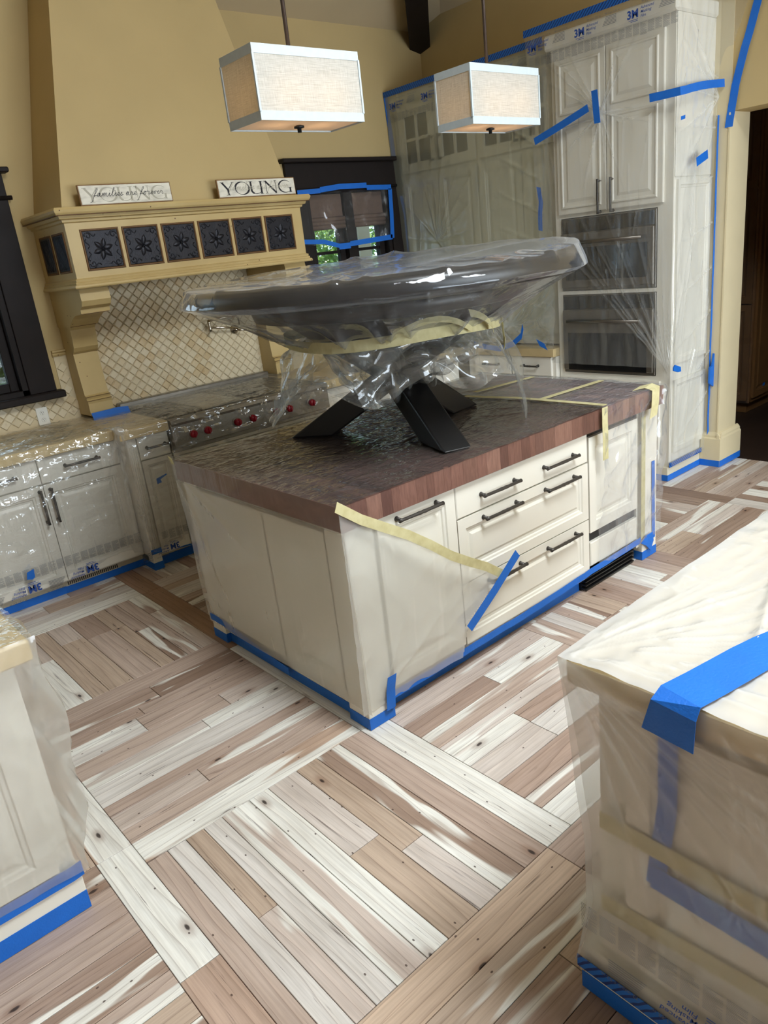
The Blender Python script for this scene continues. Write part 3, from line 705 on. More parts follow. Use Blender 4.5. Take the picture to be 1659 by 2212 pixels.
def frieze(fr, a, w, z0_, z1_, flower):
    fo = obj('panel_frame', MB(fr).panel(a - .012, a + w + .012, z0_ - .012, z1_ + .012, [(0, .002), (.003, .007), (.008, .007), (.012, .002)]), 'glaze', hood)
    m = MB(fr); m.panel(a, a + w, z0_, z1_, [(0, .0035), (.003, .0045)])
    p = obj('metal_panel', m, 'tin', hood)
    if not flower:
        m = MB(fr); r = random.Random(int(a * 1000))
        for q in range(10):
            x = a + w * (q + .5) / 10 + r.uniform(-.006, .006)
            m.tube([(x + .007 * math.sin(zz * 40 + q), zz, .0045) for zz in np.linspace(z0_ + .008, z1_ - .008, 12)], .0022, 5)
        obj('ripple_relief', m, 'tin', p, True); return
    m = MB(fr); cx, cz_ = a + w / 2, (z0_ + z1_) / 2
    for q in range(6):                                              # petals, leaves, scrolls and a beaded heart
        th = q * PI / 3 + .3; ca, sa = math.cos(th), math.sin(th)
        ring = []
        for u in np.linspace(0.02, 1, 7):
            L = .062 * u; wd = .017 * math.sin(PI * min(u, .97)) ** .8
            ring.append([(cx + L * ca - s_ * wd * sa, cz_ + L * sa + s_ * wd * ca, .004 + .010 * (1 - abs(s_)) * math.sin(PI * u * .9)) for s_ in (-1, -.5, 0, .5, 1)])
        pts = [p_ for r_ in ring for p_ in r_]; m.add(pts, [(i * 5 + j, i * 5 + j + 1, (i + 1) * 5 + j + 1, (i + 1) * 5 + j) for i in range(6) for j in range(4)])
    for q in range(7):
        th = q * PI * 2 / 6; rr = 0 if q == 6 else .009
        m.tube([(cx + rr * math.cos(th), cz_ + rr * math.sin(th), .006), (cx + rr * math.cos(th), cz_ + rr * math.sin(th), .015)], [.0045, .003], 6)
    for sx_ in (-1, 1):
        for sz_ in (-1, 1):
            ox, oz = cx + sx_ * .076, cz_ + sz_ * .076
            m.tube([(ox + sx_ * .020 * math.cos(u) * (1 - u / 9), oz + sz_ * .020 * math.sin(u) * (1 - u / 9), .006) for u in np.linspace(0, 6.6, 18)], .003, 5)
            m.tube([(cx + sx_ * (.03 + .05 * u), cz_ + sz_ * (.085 - .012 * math.sin(u * 6)), .006) for u in np.linspace(0, 1, 8)], .003, 5)
            m.tube([(cx + sx_ * (.088 - .010 * math.sin(u * 6)), cz_ + sz_ * (.01 + .05 * u), .006) for u in np.linspace(0, 1, 8)], .003, 5)
    obj('flower_relief', m, 'tin', p, True)
for k in range(6): frieze(fy, .300 + .2505 * k, .207, 1.822, 2.026, True)
frieze(fx, -3.005, .17, 1.824, 2.022, False); frieze(fx, -2.780, .17, 1.824, 2.022, False)
bp = [(3.098, 1.72), (2.585, 1.72), (2.578, 1.69), (2.573, 1.65), (2.59, 1.62), (2.625, 1.603), (2.628, 1.578), (2.70, 1.571), (2.745, 1.566), (2.80, 1.546), (2.845, 1.52), (2.875, 1.501), (2.90, 1.48), (2.905, 1.43), (2.915, 1.37), (2.935, 1.345), (2.955, 1.33), (2.945, 1.2), (2.93, 1.065), (2.905, 1.055), (2.912, 1.04), (2.895, 1.03), (2.90, 1.012), (2.90, .935), (3.098, .935)]
for k, (x0, x1) in enumerate(((.215, .392), (1.668, 1.845))):
    m = MB()
    # the lower pilaster is a little narrower than the scrolled bracket above it
    up_ = [q for q in bp[:12]] + [(3.098, 1.50)]
    lw_ = [(3.098, 1.501)] + bp[11:]
    m.loops([[(x0, y, z) for y, z in up_], [(x1, y, z) for y, z in up_]]); br = obj('bracket', m, 'hood', hood)
    m = MB(); m.loops([[(x0 + .006, y, z) for y, z in lw_], [(x1 - .014, y, z) for y, z in lw_]]); obj('pilaster', m, 'hood', hood)
    for z, y in ((1.576, 2.625), (1.501, 2.874), (1.333, 2.953), (1.056, 2.905), (1.031, 2.894)): obj('glaze_line', MB().box(x0 + .004, x1 - .012, y - .0015, y + .004, z - .0015, z + .0015), 'glaze', hood)

# signs that lean on the mantel
def stroke(m, pts, w, c=0.0):
    """ribbon of varying width in the (a, b) plane"""
    P = [Vector((p[0], p[1])) for p in pts]; L = []; Rr = []
    for i, p in enumerate(P):
        dd = (P[min(i + 1, len(P) - 1)] - P[max(i - 1, 0)]); dd.normalize(); nn = Vector((-dd.y, dd.x))
        ww = (w(i / max(1, len(P) - 1)) if callable(w) else w) / 2
        L.append(p + nn * ww); Rr.append(p - nn * ww)
    pts_ = [(q.x, q.y, c) for q in L + Rr]; n = len(P)
    m.add(pts_, [(i, i + 1, n + i + 1, n + i) for i in range(n - 1)])
def arc(cx, cy, rx, ry, t0, t1, n=28): return [(cx + rx * math.cos(t0 + (t1 - t0) * i / n), cy + ry * math.sin(t0 + (t1 - t0) * i / n)) for i in range(n + 1)]
def young(m, a, b, h, c):
    """high-contrast capitals of height h starting at (a, b)"""
    T, N = .13 * h, .028 * h
    st = lambda pts, w: stroke(m, [(a + x * h, b + y * h) for x, y in pts], w, c)
    serif = lambda x, y, w=.2: st([(x - w / 2, y), (x + w / 2, y)], N * 1.2)
    st([(.05, .98), (.42, .42)], T); st([(.80, .98), (.42, .42)], N * 1.6); st([(.42, .44), (.42, .02)], T); serif(.05, .98, .26); serif(.80, .98, .2); serif(.42, .02, .28)
    for i in range(1): st(arc(1.45, .5, .50, .48, 0, 2 * PI, 48), lambda u: N + (T - N) * abs(math.cos(2 * PI * u + .5)) ** 2)
    st([(2.12, .98), (2.12, .34)] + arc(2.47, .34, .35, .32, PI, 1.62 * PI, 14)[1:], lambda u: T if u < .55 else N * 1.6); st([(2.86, .98), (2.86, .02)], T); st(arc(2.5, .30, .36, .27, 1.5 * PI, 2 * PI, 10), N * 1.5); serif(2.12, .98, .3); serif(2.86, .98, .28); serif(2.88, .02, .24)
    st([(3.25, .02), (3.25, .98)], N * 1.4); st([(3.22, .98), (3.98, .02)], T); st([(3.98, .02), (3.98, .98)], N * 1.4); serif(3.25, .02, .2); serif(3.18, .98, .2); serif(3.98, .98, .2)
    st(arc(4.72, .5, .50, .48, .22 * PI, 1.72 * PI, 40), lambda u: N + (T - N) * max(0, math.sin(PI * u)) ** 2); st([(5.10, .40), (5.10, .04)], T); serif(5.08, .04, .26); serif(5.06, .40, .3)
SCRIPT = {'f': [(-.35, -.62), (-.12, -.55), (.12, .0), (.35, .72), (.52, 1.0), (.56, .82), (.36, .46), (.10, .12), (.18, .10), (.42, .16), (.6, .1)],
 'a': [(.0, .12), (.30, .42), (.12, .40), (.02, .2), (.1, .02), (.26, .14), (.34, .42), (.32, .12), (.42, .02), (.6, .14)],
 'm': [(.0, .1), (.14, .40), (.16, .02), (.22, .3), (.36, .42), (.40, .02), (.46, .3), (.6, .42), (.64, .06), (.74, .02), (.88, .14)],
 'i': [(.0, .12), (.18, .42), (.16, .1), (.24, .02), (.38, .14)], 'l': [(.0, .12), (.3, .6), (.42, .98), (.3, .96), (.16, .4), (.18, .06), (.28, .02), (.44, .14)],
 'e': [(.0, .12), (.26, .22), (.30, .38), (.16, .40), (.08, .18), (.18, .02), (.42, .14)], 's': [(.0, .12), (.22, .44), (.24, .26), (.28, .08), (.12, .02), (.08, .08), (.3, .06), (.46, .16)],
 'r': [(.0, .12), (.14, .46), (.20, .36), (.34, .36), (.30, .1), (.38, .02), (.52, .14)], 'o': [(.0, .14), (.26, .42), (.08, .36), (.06, .08), (.22, .02), (.34, .22), (.26, .40), (.36, .34), (.5, .34)],
 'v': [(.0, .30), (.12, .40), (.18, .04), (.32, .2), (.34, .42), (.44, .34), (.54, .30)]}
def script(m, a, b, h, body, w, c):
    x = 0.0; P = []
    def cat(P_, n=5):
        out = []
        for i in range(len(P_) - 1):
            p0_, p1_, p2_, p3_ = P_[max(i - 1, 0)], P_[i], P_[i + 1], P_[min(i + 2, len(P_) - 1)]
            for k in range(n):
                u = k / n
                out.append(tuple(.5 * ((2 * p1_[d_]) + (-p0_[d_] + p2_[d_]) * u + (2 * p0_[d_] - 5 * p1_[d_] + 4 * p2_[d_] - p3_[d_]) * u * u + (-p0_[d_] + 3 * p1_[d_] - 3 * p2_[d_] + p3_[d_]) * u ** 3) for d_ in (0, 1)))
        return out + [P_[-1]]
    for word in body.split(' '):
        pts = []
        for ch in word:
            L = SCRIPT[ch]; pts += [(a + (x + px + py * .25) * h, b + py * h) for px, py in (L if not pts or ch == 'f' else L[1:])]
            if ch == 'i': stroke(m, [(a + (x + .33) * h, b + .62 * h), (a + (x + .37) * h, b + .67 * h)], w * 1.4, c)
            x += L[-1][0] * (.98 if ch != 'f' else .95)
        stroke(m, cat(pts), w, c); x += .34
def sign(x0, x1, bold_young, label):
    yb = 2.515
    tilt = .055
    fr = Fr((x0, yb, 2.156), (1, 0, 0), (0, tilt, .998), (0, -.998, tilt))
    r = thing('wooden_sign', (x0, yb, 2.156), label, 'sign', None)
    w_, h_ = x1 - x0, .112
    obj('board', MB(fr).box(0, w_, 0, h_, -.012, .0, .002), 'boardedge', r)
    obj('painted_face', MB(fr).panel(.006, w_ - .006, .006, h_ - .006, [(0, .002), (.003, .004)]), 'board', r)
    k = h_ * .70; m = MB(fr); young(m, .035, h_ * .14, (w_ - .07) / 5.25 if False else k * 1.0, .0046)
    sx_ = (w_ - .06) / (5.25 * k)
    m.v = [fr.o + fr.u * (.03 + ((v - fr.o).dot(fr.u) - .035) * sx_) + fr.v * (v - fr.o).dot(fr.v) + fr.n * (v - fr.o).dot(fr.n) for v in m.v]
    obj('capital_lettering', m, 'inkblack' if bold_young else 'inkfaint', r)
    m = MB(fr); script(m, .0, h_ * .38, 1.0, 'families are forever', 1, .0)
    xs_ = [(v - fr.o).dot(fr.u) for v in m.v]; lo1, hi1 = min(xs_), max(xs_)
    hh = h_ * .50; sc_ = (w_ - .09) / (hi1 - lo1)
    m = MB(fr); script(m, 0, 0, sc_, 'families are forever', .0024, .0054)
    m.v = [v + fr.u * (.05 - lo1 * sc_) + fr.v * (h_ * .40) for v in m.v]
    obj('script_lettering', m, 'inkfaint' if bold_young else 'inkblack', r)
sign(.318, .887, False, 'small white sign with dark script over faded capitals on the hood mantel')
sign(1.205, 1.806, True, 'small white sign with bold black capitals on the hood mantel')

# pot filler tap folded against the tiles
pf = thing('pot_filler', (1.45, YW - .01, 1.3), 'polished nickel pot filler tap on the tiled wall under the hood', 'faucet')
fr = face_y(0, YW - .012, 0)
m = MB(Fr((1.475, YW - .012, 1.30), (1, 0, 0), (0, 0, 1), (0, -1, 0))); m.lathe([(.034, 0), (.034, .006), (.026, .012), (.018, .016), (.014, .045), (.0, .047)], 20); obj('escutcheon', m, 'nickel', pf, True)
obj('arm', MB(fr).tube([(1.475, 1.305, .04), (1.40, 1.325, .055), (1.25, 1.345, .06)], .0075, 10), 'nickel', pf, True)
m = MB(); 
obj('joint', MB(fr).tube([(1.247, 1.318, .06), (1.247, 1.335, .06), (1.247, 1.352, .06), (1.247, 1.37, .06), (1.247, 1.40, .06)], [.013, .016, .013, .012, .012], 12), 'nickel', pf, True)
obj('spout_arm', MB(fr).tube([(1.247, 1.39, .06), (1.36, 1.40, .075), (1.46, 1.40, .09), (1.475, 1.385, .09), (1.475, 1.33, .09)], .0065, 10), 'nickel', pf, True)
obj('valve_handle', MB(fr).tube([(1.475, 1.295, .045), (1.515, 1.29, .06), (1.545, 1.285, .062)], [.009, .006, .008], 8), 'nickel', pf, True)

# wall outlet
ol = thing('power_outlet', (-.02, YW - .006, .98), 'cream double wall outlet in the diamond tile below the dark window', 'outlet')
fr = face_y(-.055, YW - .0135, .917)
obj('cover_plate', MB(fr).box(0, .072, 0, .113, 0, .006, .003), 'outlet', ol)
for q in (.034, .079):
    m = MB(Fr(fr(.036, q, .006), fr.u, fr.v, fr.n)); m.lathe([(.0155, 0), (.0155, .002), (.0145, .0028)], 18); rc = obj('receptacle', m, 'outlet', ol)
    obj('slot', MB(fr).box(.029, .0315, q, q + .009, .0088, .0093).box(.0405, .043, q, q + .008, .0088, .0093).box(.0345, .0385, q - .010, q - .005, .0088, .0093), 'black', rc)

# ================================================================== CABINETS
DOOR = [(0, .020), (.052, .020), (.056, .014), (.066, .012), (.070, .006), (.082, .006), (.098, .013), (.104, .014)]
SLAB = [(0, .016), (.004, .020)]
DRW = [(0, .020), (.045, .020), (.049, .014), (.058, .012), (.062, .007), (.074, .007), (.086, .013)]
def pull(fr, a, b, L, vert, parent):
    """hand-forged bar pull: two feet and a bar with a twist at its middle"""
    m = MB(fr)
    P = lambda s_, c_: (a, b + s_, c_) if vert else (a + s_, b, c_)
    for s_ in (0.012, L - .012):
        m.tube([P(s_, .0), P(s_, .006), P(s_, .024)], [.011, .008, .0075], 10)
    n = 16
    m.tube([P(L * i / n, .030 + (.002 * math.sin(PI * i / n))) for i in range(n + 1)], [.0072 + (.0016 if i in (0, n) else 0) + (.0013 * (i % 2) if 5 < i < 11 else 0) for i in range(n + 1)], 8)
    return obj('handle', m, 'iron', parent, True)
def door(fr, a0, a1, b0, b1, parent, prof=DOOR, name='door', mat='cream', handles=()):
    d = obj(name, MB(fr).panel(a0, a1, b0, b1, prof, -.001), mat, parent)
    for a, b, L, v in handles:
        pull(Fr(fr(0, 0, .020), fr.u, fr.v, fr.n), a, b, L, v, d)
    return d
def carcass(x0, x1, y0, y1, z0, z1, parent, mat='cream', name='carcass'): return obj(name, MB().box(x0, x1, y0, y1, z0, z1, .002), mat, parent)

# --- left run under the range wall
YF = 2.442                                                          # front of the left cabinets' carcass
c1 = thing('base_cabinet', (-.28, 2.7, 0), 'cream two-door base cabinet with drawers left of the range', 'cabinet')
carcass(-.79, .185, YF, YW - .012, .085, .852, c1)
fr = face_y(0, YF, 0)
door(fr, -.302, .165, .700, .846, c1, SLAB, 'drawer', handles=((-.168, .775, .21, False),))
door(fr, -.775, -.306, .700, .846, c1, SLAB, 'drawer', handles=((-.640, .775, .21, False),))
door(fr, -.302, .165, .100, .694, c1, DOOR, 'door', handles=((-.270, .467, .206, True),))
door(fr, -.775, -.306, .100, .694, c1, DOOR, 'door', handles=((-.330, .467, .206, True),))
obj('toe_kick', MB().box(-.79, .185, 2.478, 2.50, 0, .085), 'paper', c1)
g = MB(face_y(0, 2.478, 0))
vg = obj('floor_vent', MB(face_y(0, 2.478, 0)).box(-.31, .03, .045, .085, 0, .004), 'paper', c1)
for q in range(27): obj('vent_slot', MB(face_y(0, 2.478, 0)).box(-.30 + q * .0118, -.294 + q * .0118, .05, .08, .0035, .0046), 'black', vg)
c2 = thing('base_cabinet', (.32, 2.6, 0), 'narrow cream base cabinet with fluted corner post beside the range', 'cabinet')
carcass(.186, .452, 2.332, YW - .012, .085, .852, c2)
fr = face_y(0, 2.332, 0)
door(fr, .252, .448, .706, .846, c2, SLAB, 'drawer', handles=((.288, .776, .142, False),))
door(fr, .252, .448, .10, .700, c2, [(0, .02), (.030, .02), (.034, .014), (.042, .012), (.046, .006), (.054, .006), (.066, .013)], 'door')
obj('corner_post', MB(face_y(0, 2.332, 0)).box(.187, .248, 0, .85, -.06, .012, .004), 'cream', c2)
for q in range(4): obj('flute', MB(face_y(0, 2.32, 0)).tube([(.199 + q * .0125, .14, .001), (.199 + q * .0125, .80, .001)], .0035, 6), 'cream', c2, True)
obj('toe_kick', MB().box(.25, .452, 2.375, 2.40, 0, .085), 'paper', c2)
ct = MB()
o_ = obj('countertop', MB().box(-.80, .155, 2.392, YW - .009, .852, .912, .004).box(.145, .456, 2.288, YW - .009, .8521, .9121, .004), 'counter', org=(-.2, 2.7, .85))
tag(o_, 'sand coloured stone countertop left of the range', 'countertop')
# professional rangetop with a griddle, red knobs
rg = thing('rangetop', (1.06, 2.65, .69), 'wide stainless rangetop with red knobs under the yellow hood', 'stove')
obj('body', MB().box(.458, 1.662, 2.305, YW - .03, .70, .885, .003), 'steel', rg)
m = MB(); pr = [(2.305, .72), (2.262, .735), (2.268, .868), (2.255, .885), (2.262, .905), (2.30, .912), (2.34, .905), (2.34, .72)]
m.loops([[(.460, y, z) for y, z in pr], [(1.66, y, z) for y, z in pr]]); obj('control_panel', m, 'steel', rg)
obj('drip_pan', MB().box(.47, 1.65, 2.342, 3.0, .884, .893), 'castiron', rg)
for q in range(4):
    x0 = .485 + q * .292; gm = MB()
    if q == 1: obj('griddle_lid', MB().box(x0, x0 + .28, 2.40, 2.96, .894, .914, .006), 'steel', rg); continue
    for k in range(6): gm.tube([(x0 + .02 + k * .048, 2.39, .90), (x0 + .02 + k * .048, 2.40, .915), (x0 + .02 + k * .048, 2.95, .915), (x0 + .02 + k * .048, 2.96, .90)], .006, 6)
    for y in (2.42, 2.67, 2.92): gm.tube([(x0 + .01, y, .910), (x0 + .27, y, .910)], .006, 6)
    o_ = obj('grate', gm, 'castiron', rg); o_['kind'] = 'stuff'
bgd = obj('back_guard', MB().box(.46, 1.66, 3.005, 3.065, .885, .955, .003), 'steel', rg)
for q in range(0): pass
for kx in (.586, .686, .905, 1.02, 1.21, 1.31, 1.50):
    m = MB(Fr((kx, 2.266, .80), (1, 0, 0), (0, 0, 1), (0, -1, 0)))
    kb = obj('bezel', MB(m.fr).lathe([(.03, 0), (.03, .006), (.024, .008)], 18), 'steel', rg, True)
    m.lathe([(.024, .008), (.0245, .02), (.022, .036), (.018, .04)], 18); m.box(-.004, .004, -.02, .02, .036, .05, .002)
    obj('knob', m, 'redknob', rg, True)
c3 = thing('range_drawer_cabinet', (1.06, 2.65, 0), 'cream drawer cabinet below the stainless rangetop', 'cabinet')
carcass(.456, 1.664, 2.332, YW - .012, .085, .698, c3)
fr = face_y(0, 2.332, 0)
for a0, a1 in ((.462, 1.055), (1.061, 1.658)):
    door(fr, a0, a1, .50, .672, c3, SLAB, 'drawer', handles=((a0 + .175, .65, .215, False),))
    door(fr, a0, a1, .10, .494, c3, DRW, 'drawer', handles=((a0 + .175, .46, .215, False),))
obj('rail', MB(fr).box(.458, 1.662, .676, .70, 0, .024, .004), 'cream', c3)
obj('toe_kick', MB().box(.456, 1.664, 2.375, 2.40, 0, .085), 'paper', c3)
# right of the range
c4 = thing('base_cabinet', (2.4, 2.7, 0), 'cream base cabinet right of the range, hidden behind the island', 'cabinet')
carcass(1.668, 3.10, 2.36, YW - .012, .0, .852, c4)
for a0, a1 in ((1.68, 2.12), (2.13, 2.57)): door(face_y(0, 2.36, 0), a0, a1, .12, .84, c4)
tag(obj('countertop', MB().box(1.666, 3.12, 2.30, YW - .009, .852, .912, .004), 'counter', org=(2.4, 2.7, .85)), 'sand coloured stone countertop right of the range', 'countertop')

# --- hutch against the oven wall
hu = thing('hutch_cabinet', (3.5, 2.3, .9), 'tall cream hutch with small glass panes under hazy film', 'cabinet')
carcass(3.32, XW - .004, 1.47, YW - .01, .918, 2.88, hu)
obj('crown', MB().box(3.27, XW - .004, 1.47, YW - .01, 2.84, 2.90, .01), 'cream', hu)
fr = face_x(3.32, 0, 0)
for k, (ya, yb) in enumerate(((3.03, 2.625), (2.615, 2.21), (2.18, 1.775), (1.765, 1.485))):
    hx = (-2.655, -2.565, -1.80, -1.735)[k]
    d = MB(fr); a0, a1 = -ya, -yb
    b0, b1 = 2.31, 2.80
    for p in ((a0, a0 + .07, b0, b1), (a1 - .07, a1, b0, b1), (a0 + .07, a1 - .07, b0, b0 + .07), (a0 + .07, a1 - .07, b1 - .07, b1)): d.box(*p, 0, .02)
    dd = obj('glass_door', d, 'cream', hu)
    am = (a0 + a1) / 2; bm_ = (b0 + b1) / 2
    obj('muntin', MB(fr).box(am - .012, am + .012, b0 + .07, b1 - .07, .002, .018), 'cream', dd)
    obj('muntin', MB(fr).box(a0 + .07, a1 - .07, bm_ - .012, bm_ + .012, .003, .017), 'cream', dd)
    for pa, pb in ((a0 + .07, am - .012), (am + .012, a1 - .07)):
        for qa, qb in ((b0 + .07, bm_ - .012), (bm_ + .012, b1 - .07)): obj('pane', MB(fr).box(pa, pb, qa, qb, .004, .008), 'ovenglass', dd)
    pull(Fr(fr(0, 0, .02), fr.u, fr.v, fr.n), hx, 2.36, .19, True, dd)
    door(fr, a0, a1, 1.0, 2.27, hu, DOOR, 'door')
c5 = thing('base_cabinet', (3.45, 2.0, 0), 'cream drawer cabinet with sand countertop below the film-wrapped hutch', 'cabinet')
carcass(3.19, XW - .004, 1.44, 2.32, .0, .846, c5)
fr = face_x(3.19, 0, 0)
for a0, a1 in ((-2.24, -1.86), (-1.85, -1.47)):
    door(fr, a0, a1, .70, .842, c5, SLAB, 'drawer', handles=((a0 + .11, .775, .16, False),)); door(fr, a0, a1, .12, .69, c5)
tag(obj('countertop', MB().box(3.155, XW - .005, 1.435, 2.29, .846, .906, .004), 'counter', org=(3.4, 1.9, .85)), 'short sand coloured countertop beside the wall ovens', 'countertop')

# --- oven tower
tw = thing('oven_cabinet', (3.45, 1.0, 0), 'tall cream oven cabinet wrapped in film with long black pulls', 'cabinet')
m = MB()
m.box(3.23, XW - .004, .552, 1.432, .07, .73).box(3.23, XW - .004, .552, .655, .73, 2.88).box(3.23, XW - .004, 1.39, 1.432, .73, 2.88).box(3.55, XW - .004, .655, 1.39, .73, 1.80).box(3.23, XW - .004, .655, 1.39, 1.80, 2.88).box(3.23, 3.55, .655, 1.39, 1.285, 1.31)
obj('carcass', m, 'cream', tw)
obj('crown', MB().box(3.195, XW - .004, .528, 1.465, 2.84, 2.93, .012), 'cream', tw)
fr = face_x(3.23, 0, 0)
for a0, a1, hx in ((-1.395, -1.012, -1.058), (-1.006, -.612, -.962)):
    d = MB(fr)
    d.panel(a0, a1, 1.825, 2.775, [(0, .018), (.004, .02), (.05, .02)])
    dd = obj('door', d, 'cream', tw)
    for q0, q1 in ((1.86, 2.385), (2.44, 2.745)): obj('raised_panel', MB(fr).panel(a0 + .036, a1 - .036, q0, q1, [(0, .020), (.004, .030), (.012, .030), (.018, .022), (.04, .022), (.058, .030)], .018), 'cream', dd)
    pull(Fr(fr(0, 0, .02), fr.u, fr.v, fr.n), hx, 1.803, .215, True, dd)
door(fr, -1.39, -.62, .12, .70, tw, DRW, 'drawer')
fs = face_y(0, .552, 0)
for q0, q1 in ((.812, 1.945), (.20, .70)): obj('side_panel', MB(fs).panel(3.262, 3.69, q0, q1, [(0, .016), (.03, .016), (.036, .008), (.046, .006), (.05, .002), (.07, .002)]), 'cream', tw)
obj('side_rail', MB(fs).box(3.24, 3.696, 1.96, 2.84, 0, .008, .003), 'cream', tw)
obj('plinth', MB().box(3.212, XW - .008, .548, 1.43, 0, .10, .003), 'paper', tw)
def oven(y0, y1, z0, z1, label, zc, zh, wz0, wz1):
    r = thing('built_in_oven', (3.4, (y0 + y1) / 2, z0), label, 'oven')
    obj('housing', MB().box(3.225, 3.54, y0, y1, z0, z1, .003), 'ovensteel', r)
    fr = face_x(3.225, 0, 0)
    obj('control_strip', MB(fr).box(-y1 + .012, -y0 - .012, zc, z1 - .008, 0, .008, .002), 'ovenglass', r)
    dd = obj('oven_door', MB(fr).box(-y1 + .006, -y0 - .006, z0 + .02, zc - .006, 0, .022, .004), 'ovensteel', r)
    obj('window', MB(fr).box(-y1 + .05, -y0 - .05, wz0, wz1, .0215, .024), 'ovenglass', dd)
    m = MB(fr).tube([(-y1 + .07, zh, .062), (-y0 - .07, zh, .062)], .011, 12)
    for a in (-y1 + .10, -y0 - .10): m.tube([(a, zh, .02), (a, zh, .06)], .008, 8)
    obj('handle', m, 'ovensteel', dd, True)
oven(.66, 1.385, 1.314, 1.795, 'upper steel oven with dark glass in the cream tower', 1.70, 1.635, 1.385, 1.60)
oven(.66, 1.385, .735, 1.283, 'lower steel oven with dark glass in the cream tower', 1.185, 1.105, .755, 1.02)
# the dim cabinets beyond the opening
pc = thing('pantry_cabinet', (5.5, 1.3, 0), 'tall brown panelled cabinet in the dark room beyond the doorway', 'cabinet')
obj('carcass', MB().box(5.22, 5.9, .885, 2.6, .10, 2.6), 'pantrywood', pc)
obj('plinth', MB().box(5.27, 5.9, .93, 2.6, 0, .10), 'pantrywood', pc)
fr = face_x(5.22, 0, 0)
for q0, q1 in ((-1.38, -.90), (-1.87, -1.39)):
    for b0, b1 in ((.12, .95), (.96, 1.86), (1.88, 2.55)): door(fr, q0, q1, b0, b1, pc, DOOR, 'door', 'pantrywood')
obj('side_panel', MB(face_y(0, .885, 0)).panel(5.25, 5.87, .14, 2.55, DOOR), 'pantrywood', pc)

# ================================================================== ISLAND
isl = thing('kitchen_island', (1.05, .6, 0), 'cream kitchen island with black pulls under a walnut top', 'kitchen island')
L_, W_ = 2.093, 1.222
obj('carcass', MB().box(.022, 1.475, .022, W_ - .022, .075, .835).box(1.475, 1.93, .20, W_ - .022, .0, .835).box(1.93, L_ - .022, .022, W_ - .022, .075, .835), 'cream', isl)
obj('toe_kick', MB().box(.06, 1.44, .06, W_ - .03, 0, .075), 'paper', isl)
obj('end_skirt', MB().box(.023, .06, .06, W_ - .06, 0, .08), 'cream', isl)
for x0, y0 in ((0, 0), (0, W_ - .125), (L_ - .14, 0), (L_ - .14, W_ - .125)): obj('corner_post', MB().box(x0, x0 + (.128 if x0 < 1 else .14), y0, y0 + .125, 0, .836, .003), 'cream', isl)
fr = face_y(0, .022, 0)
door(fr, .15, .560, .125, .828, isl, DOOR, 'door', handles=((.236, .800, .232, False),))
door(fr, .566, 1.468, .690, .828, isl, SLAB, 'drawer', handles=((.703, .756, .236, False), (1.122, .756, .24, False)))
door(fr, .566, 1.468, .402, .684, isl, DRW, 'drawer', handles=((.708, .654, .236, False), (1.126, .650, .24, False)))
door(fr, .566, 1.468, .118, .396, isl, DRW, 'drawer', handles=((.715, .362, .236, False), (1.128, .362, .24, False)))
fe = face_x(.022, 0, 0)
door(fe, -.545, -.135, .12, .80, isl, DOOR, 'end_panel'); door(fe, -1.085, -.560, .12, .80, isl, DOOR, 'end_panel')
ic = thing('ice_maker', (1.70, .2, 0), 'panel-fronted undercounter ice maker with black vent in the island', 'appliance')
obj('body', MB().box(1.485, 1.925, .03, .19, .12, .815), 'black', ic)
door(face_y(0, .03, 0), 1.492, 1.918, .315, .80, ic, DOOR, 'door'); obj('lower_panel', MB(face_y(0, .03, 0)).panel(1.492, 1.918, .135, .262, SLAB), 'cream', ic)
gr = obj('vent_grille', MB().box(1.46, 1.925, .05, .19, .0, .118), 'black', ic)
for q in range(5): obj('louvre', MB(face_y(0, .05, 0)).loops([[(1.46, z_, c_) for z_, c_ in pr_] for pr_ in ([(.012 + q * .021, 0), (.010 + q * .021, .03), (.016 + q * .021, .03), (.022 + q * .021, 0)],)] + [[(1.905, z_, c_) for z_, c_ in [(.012 + q * .021, 0), (.010 + q * .021, .03), (.016 + q * .021, .03), (.022 + q * .021, 0)]]]), 'black', gr)
bb = thing('butcher_block_top', (1.05, .6, .836), 'thick dark walnut butcher block top on the kitchen island', 'countertop')
x = -.021; rs = random.Random(5)
while x < 2.114 - .001:
    w = min(rs.choice((.038, .055, .07, .085, .05)), 2.114 - x)
    if 2.114 - x - w < .02: w = 2.114 - x
    mb = MB().box(-w / 2, w / 2, -.6285, .6285, 0, .094, .0008)
    me = bpy.data.meshes.new('stave'); me.from_pydata([tuple(v) for v in mb.v], [], mb.f); me.materials.append(M['walnut'])
    inst('stave', me, bb, (x + w / 2, .6075, .836)); x += w

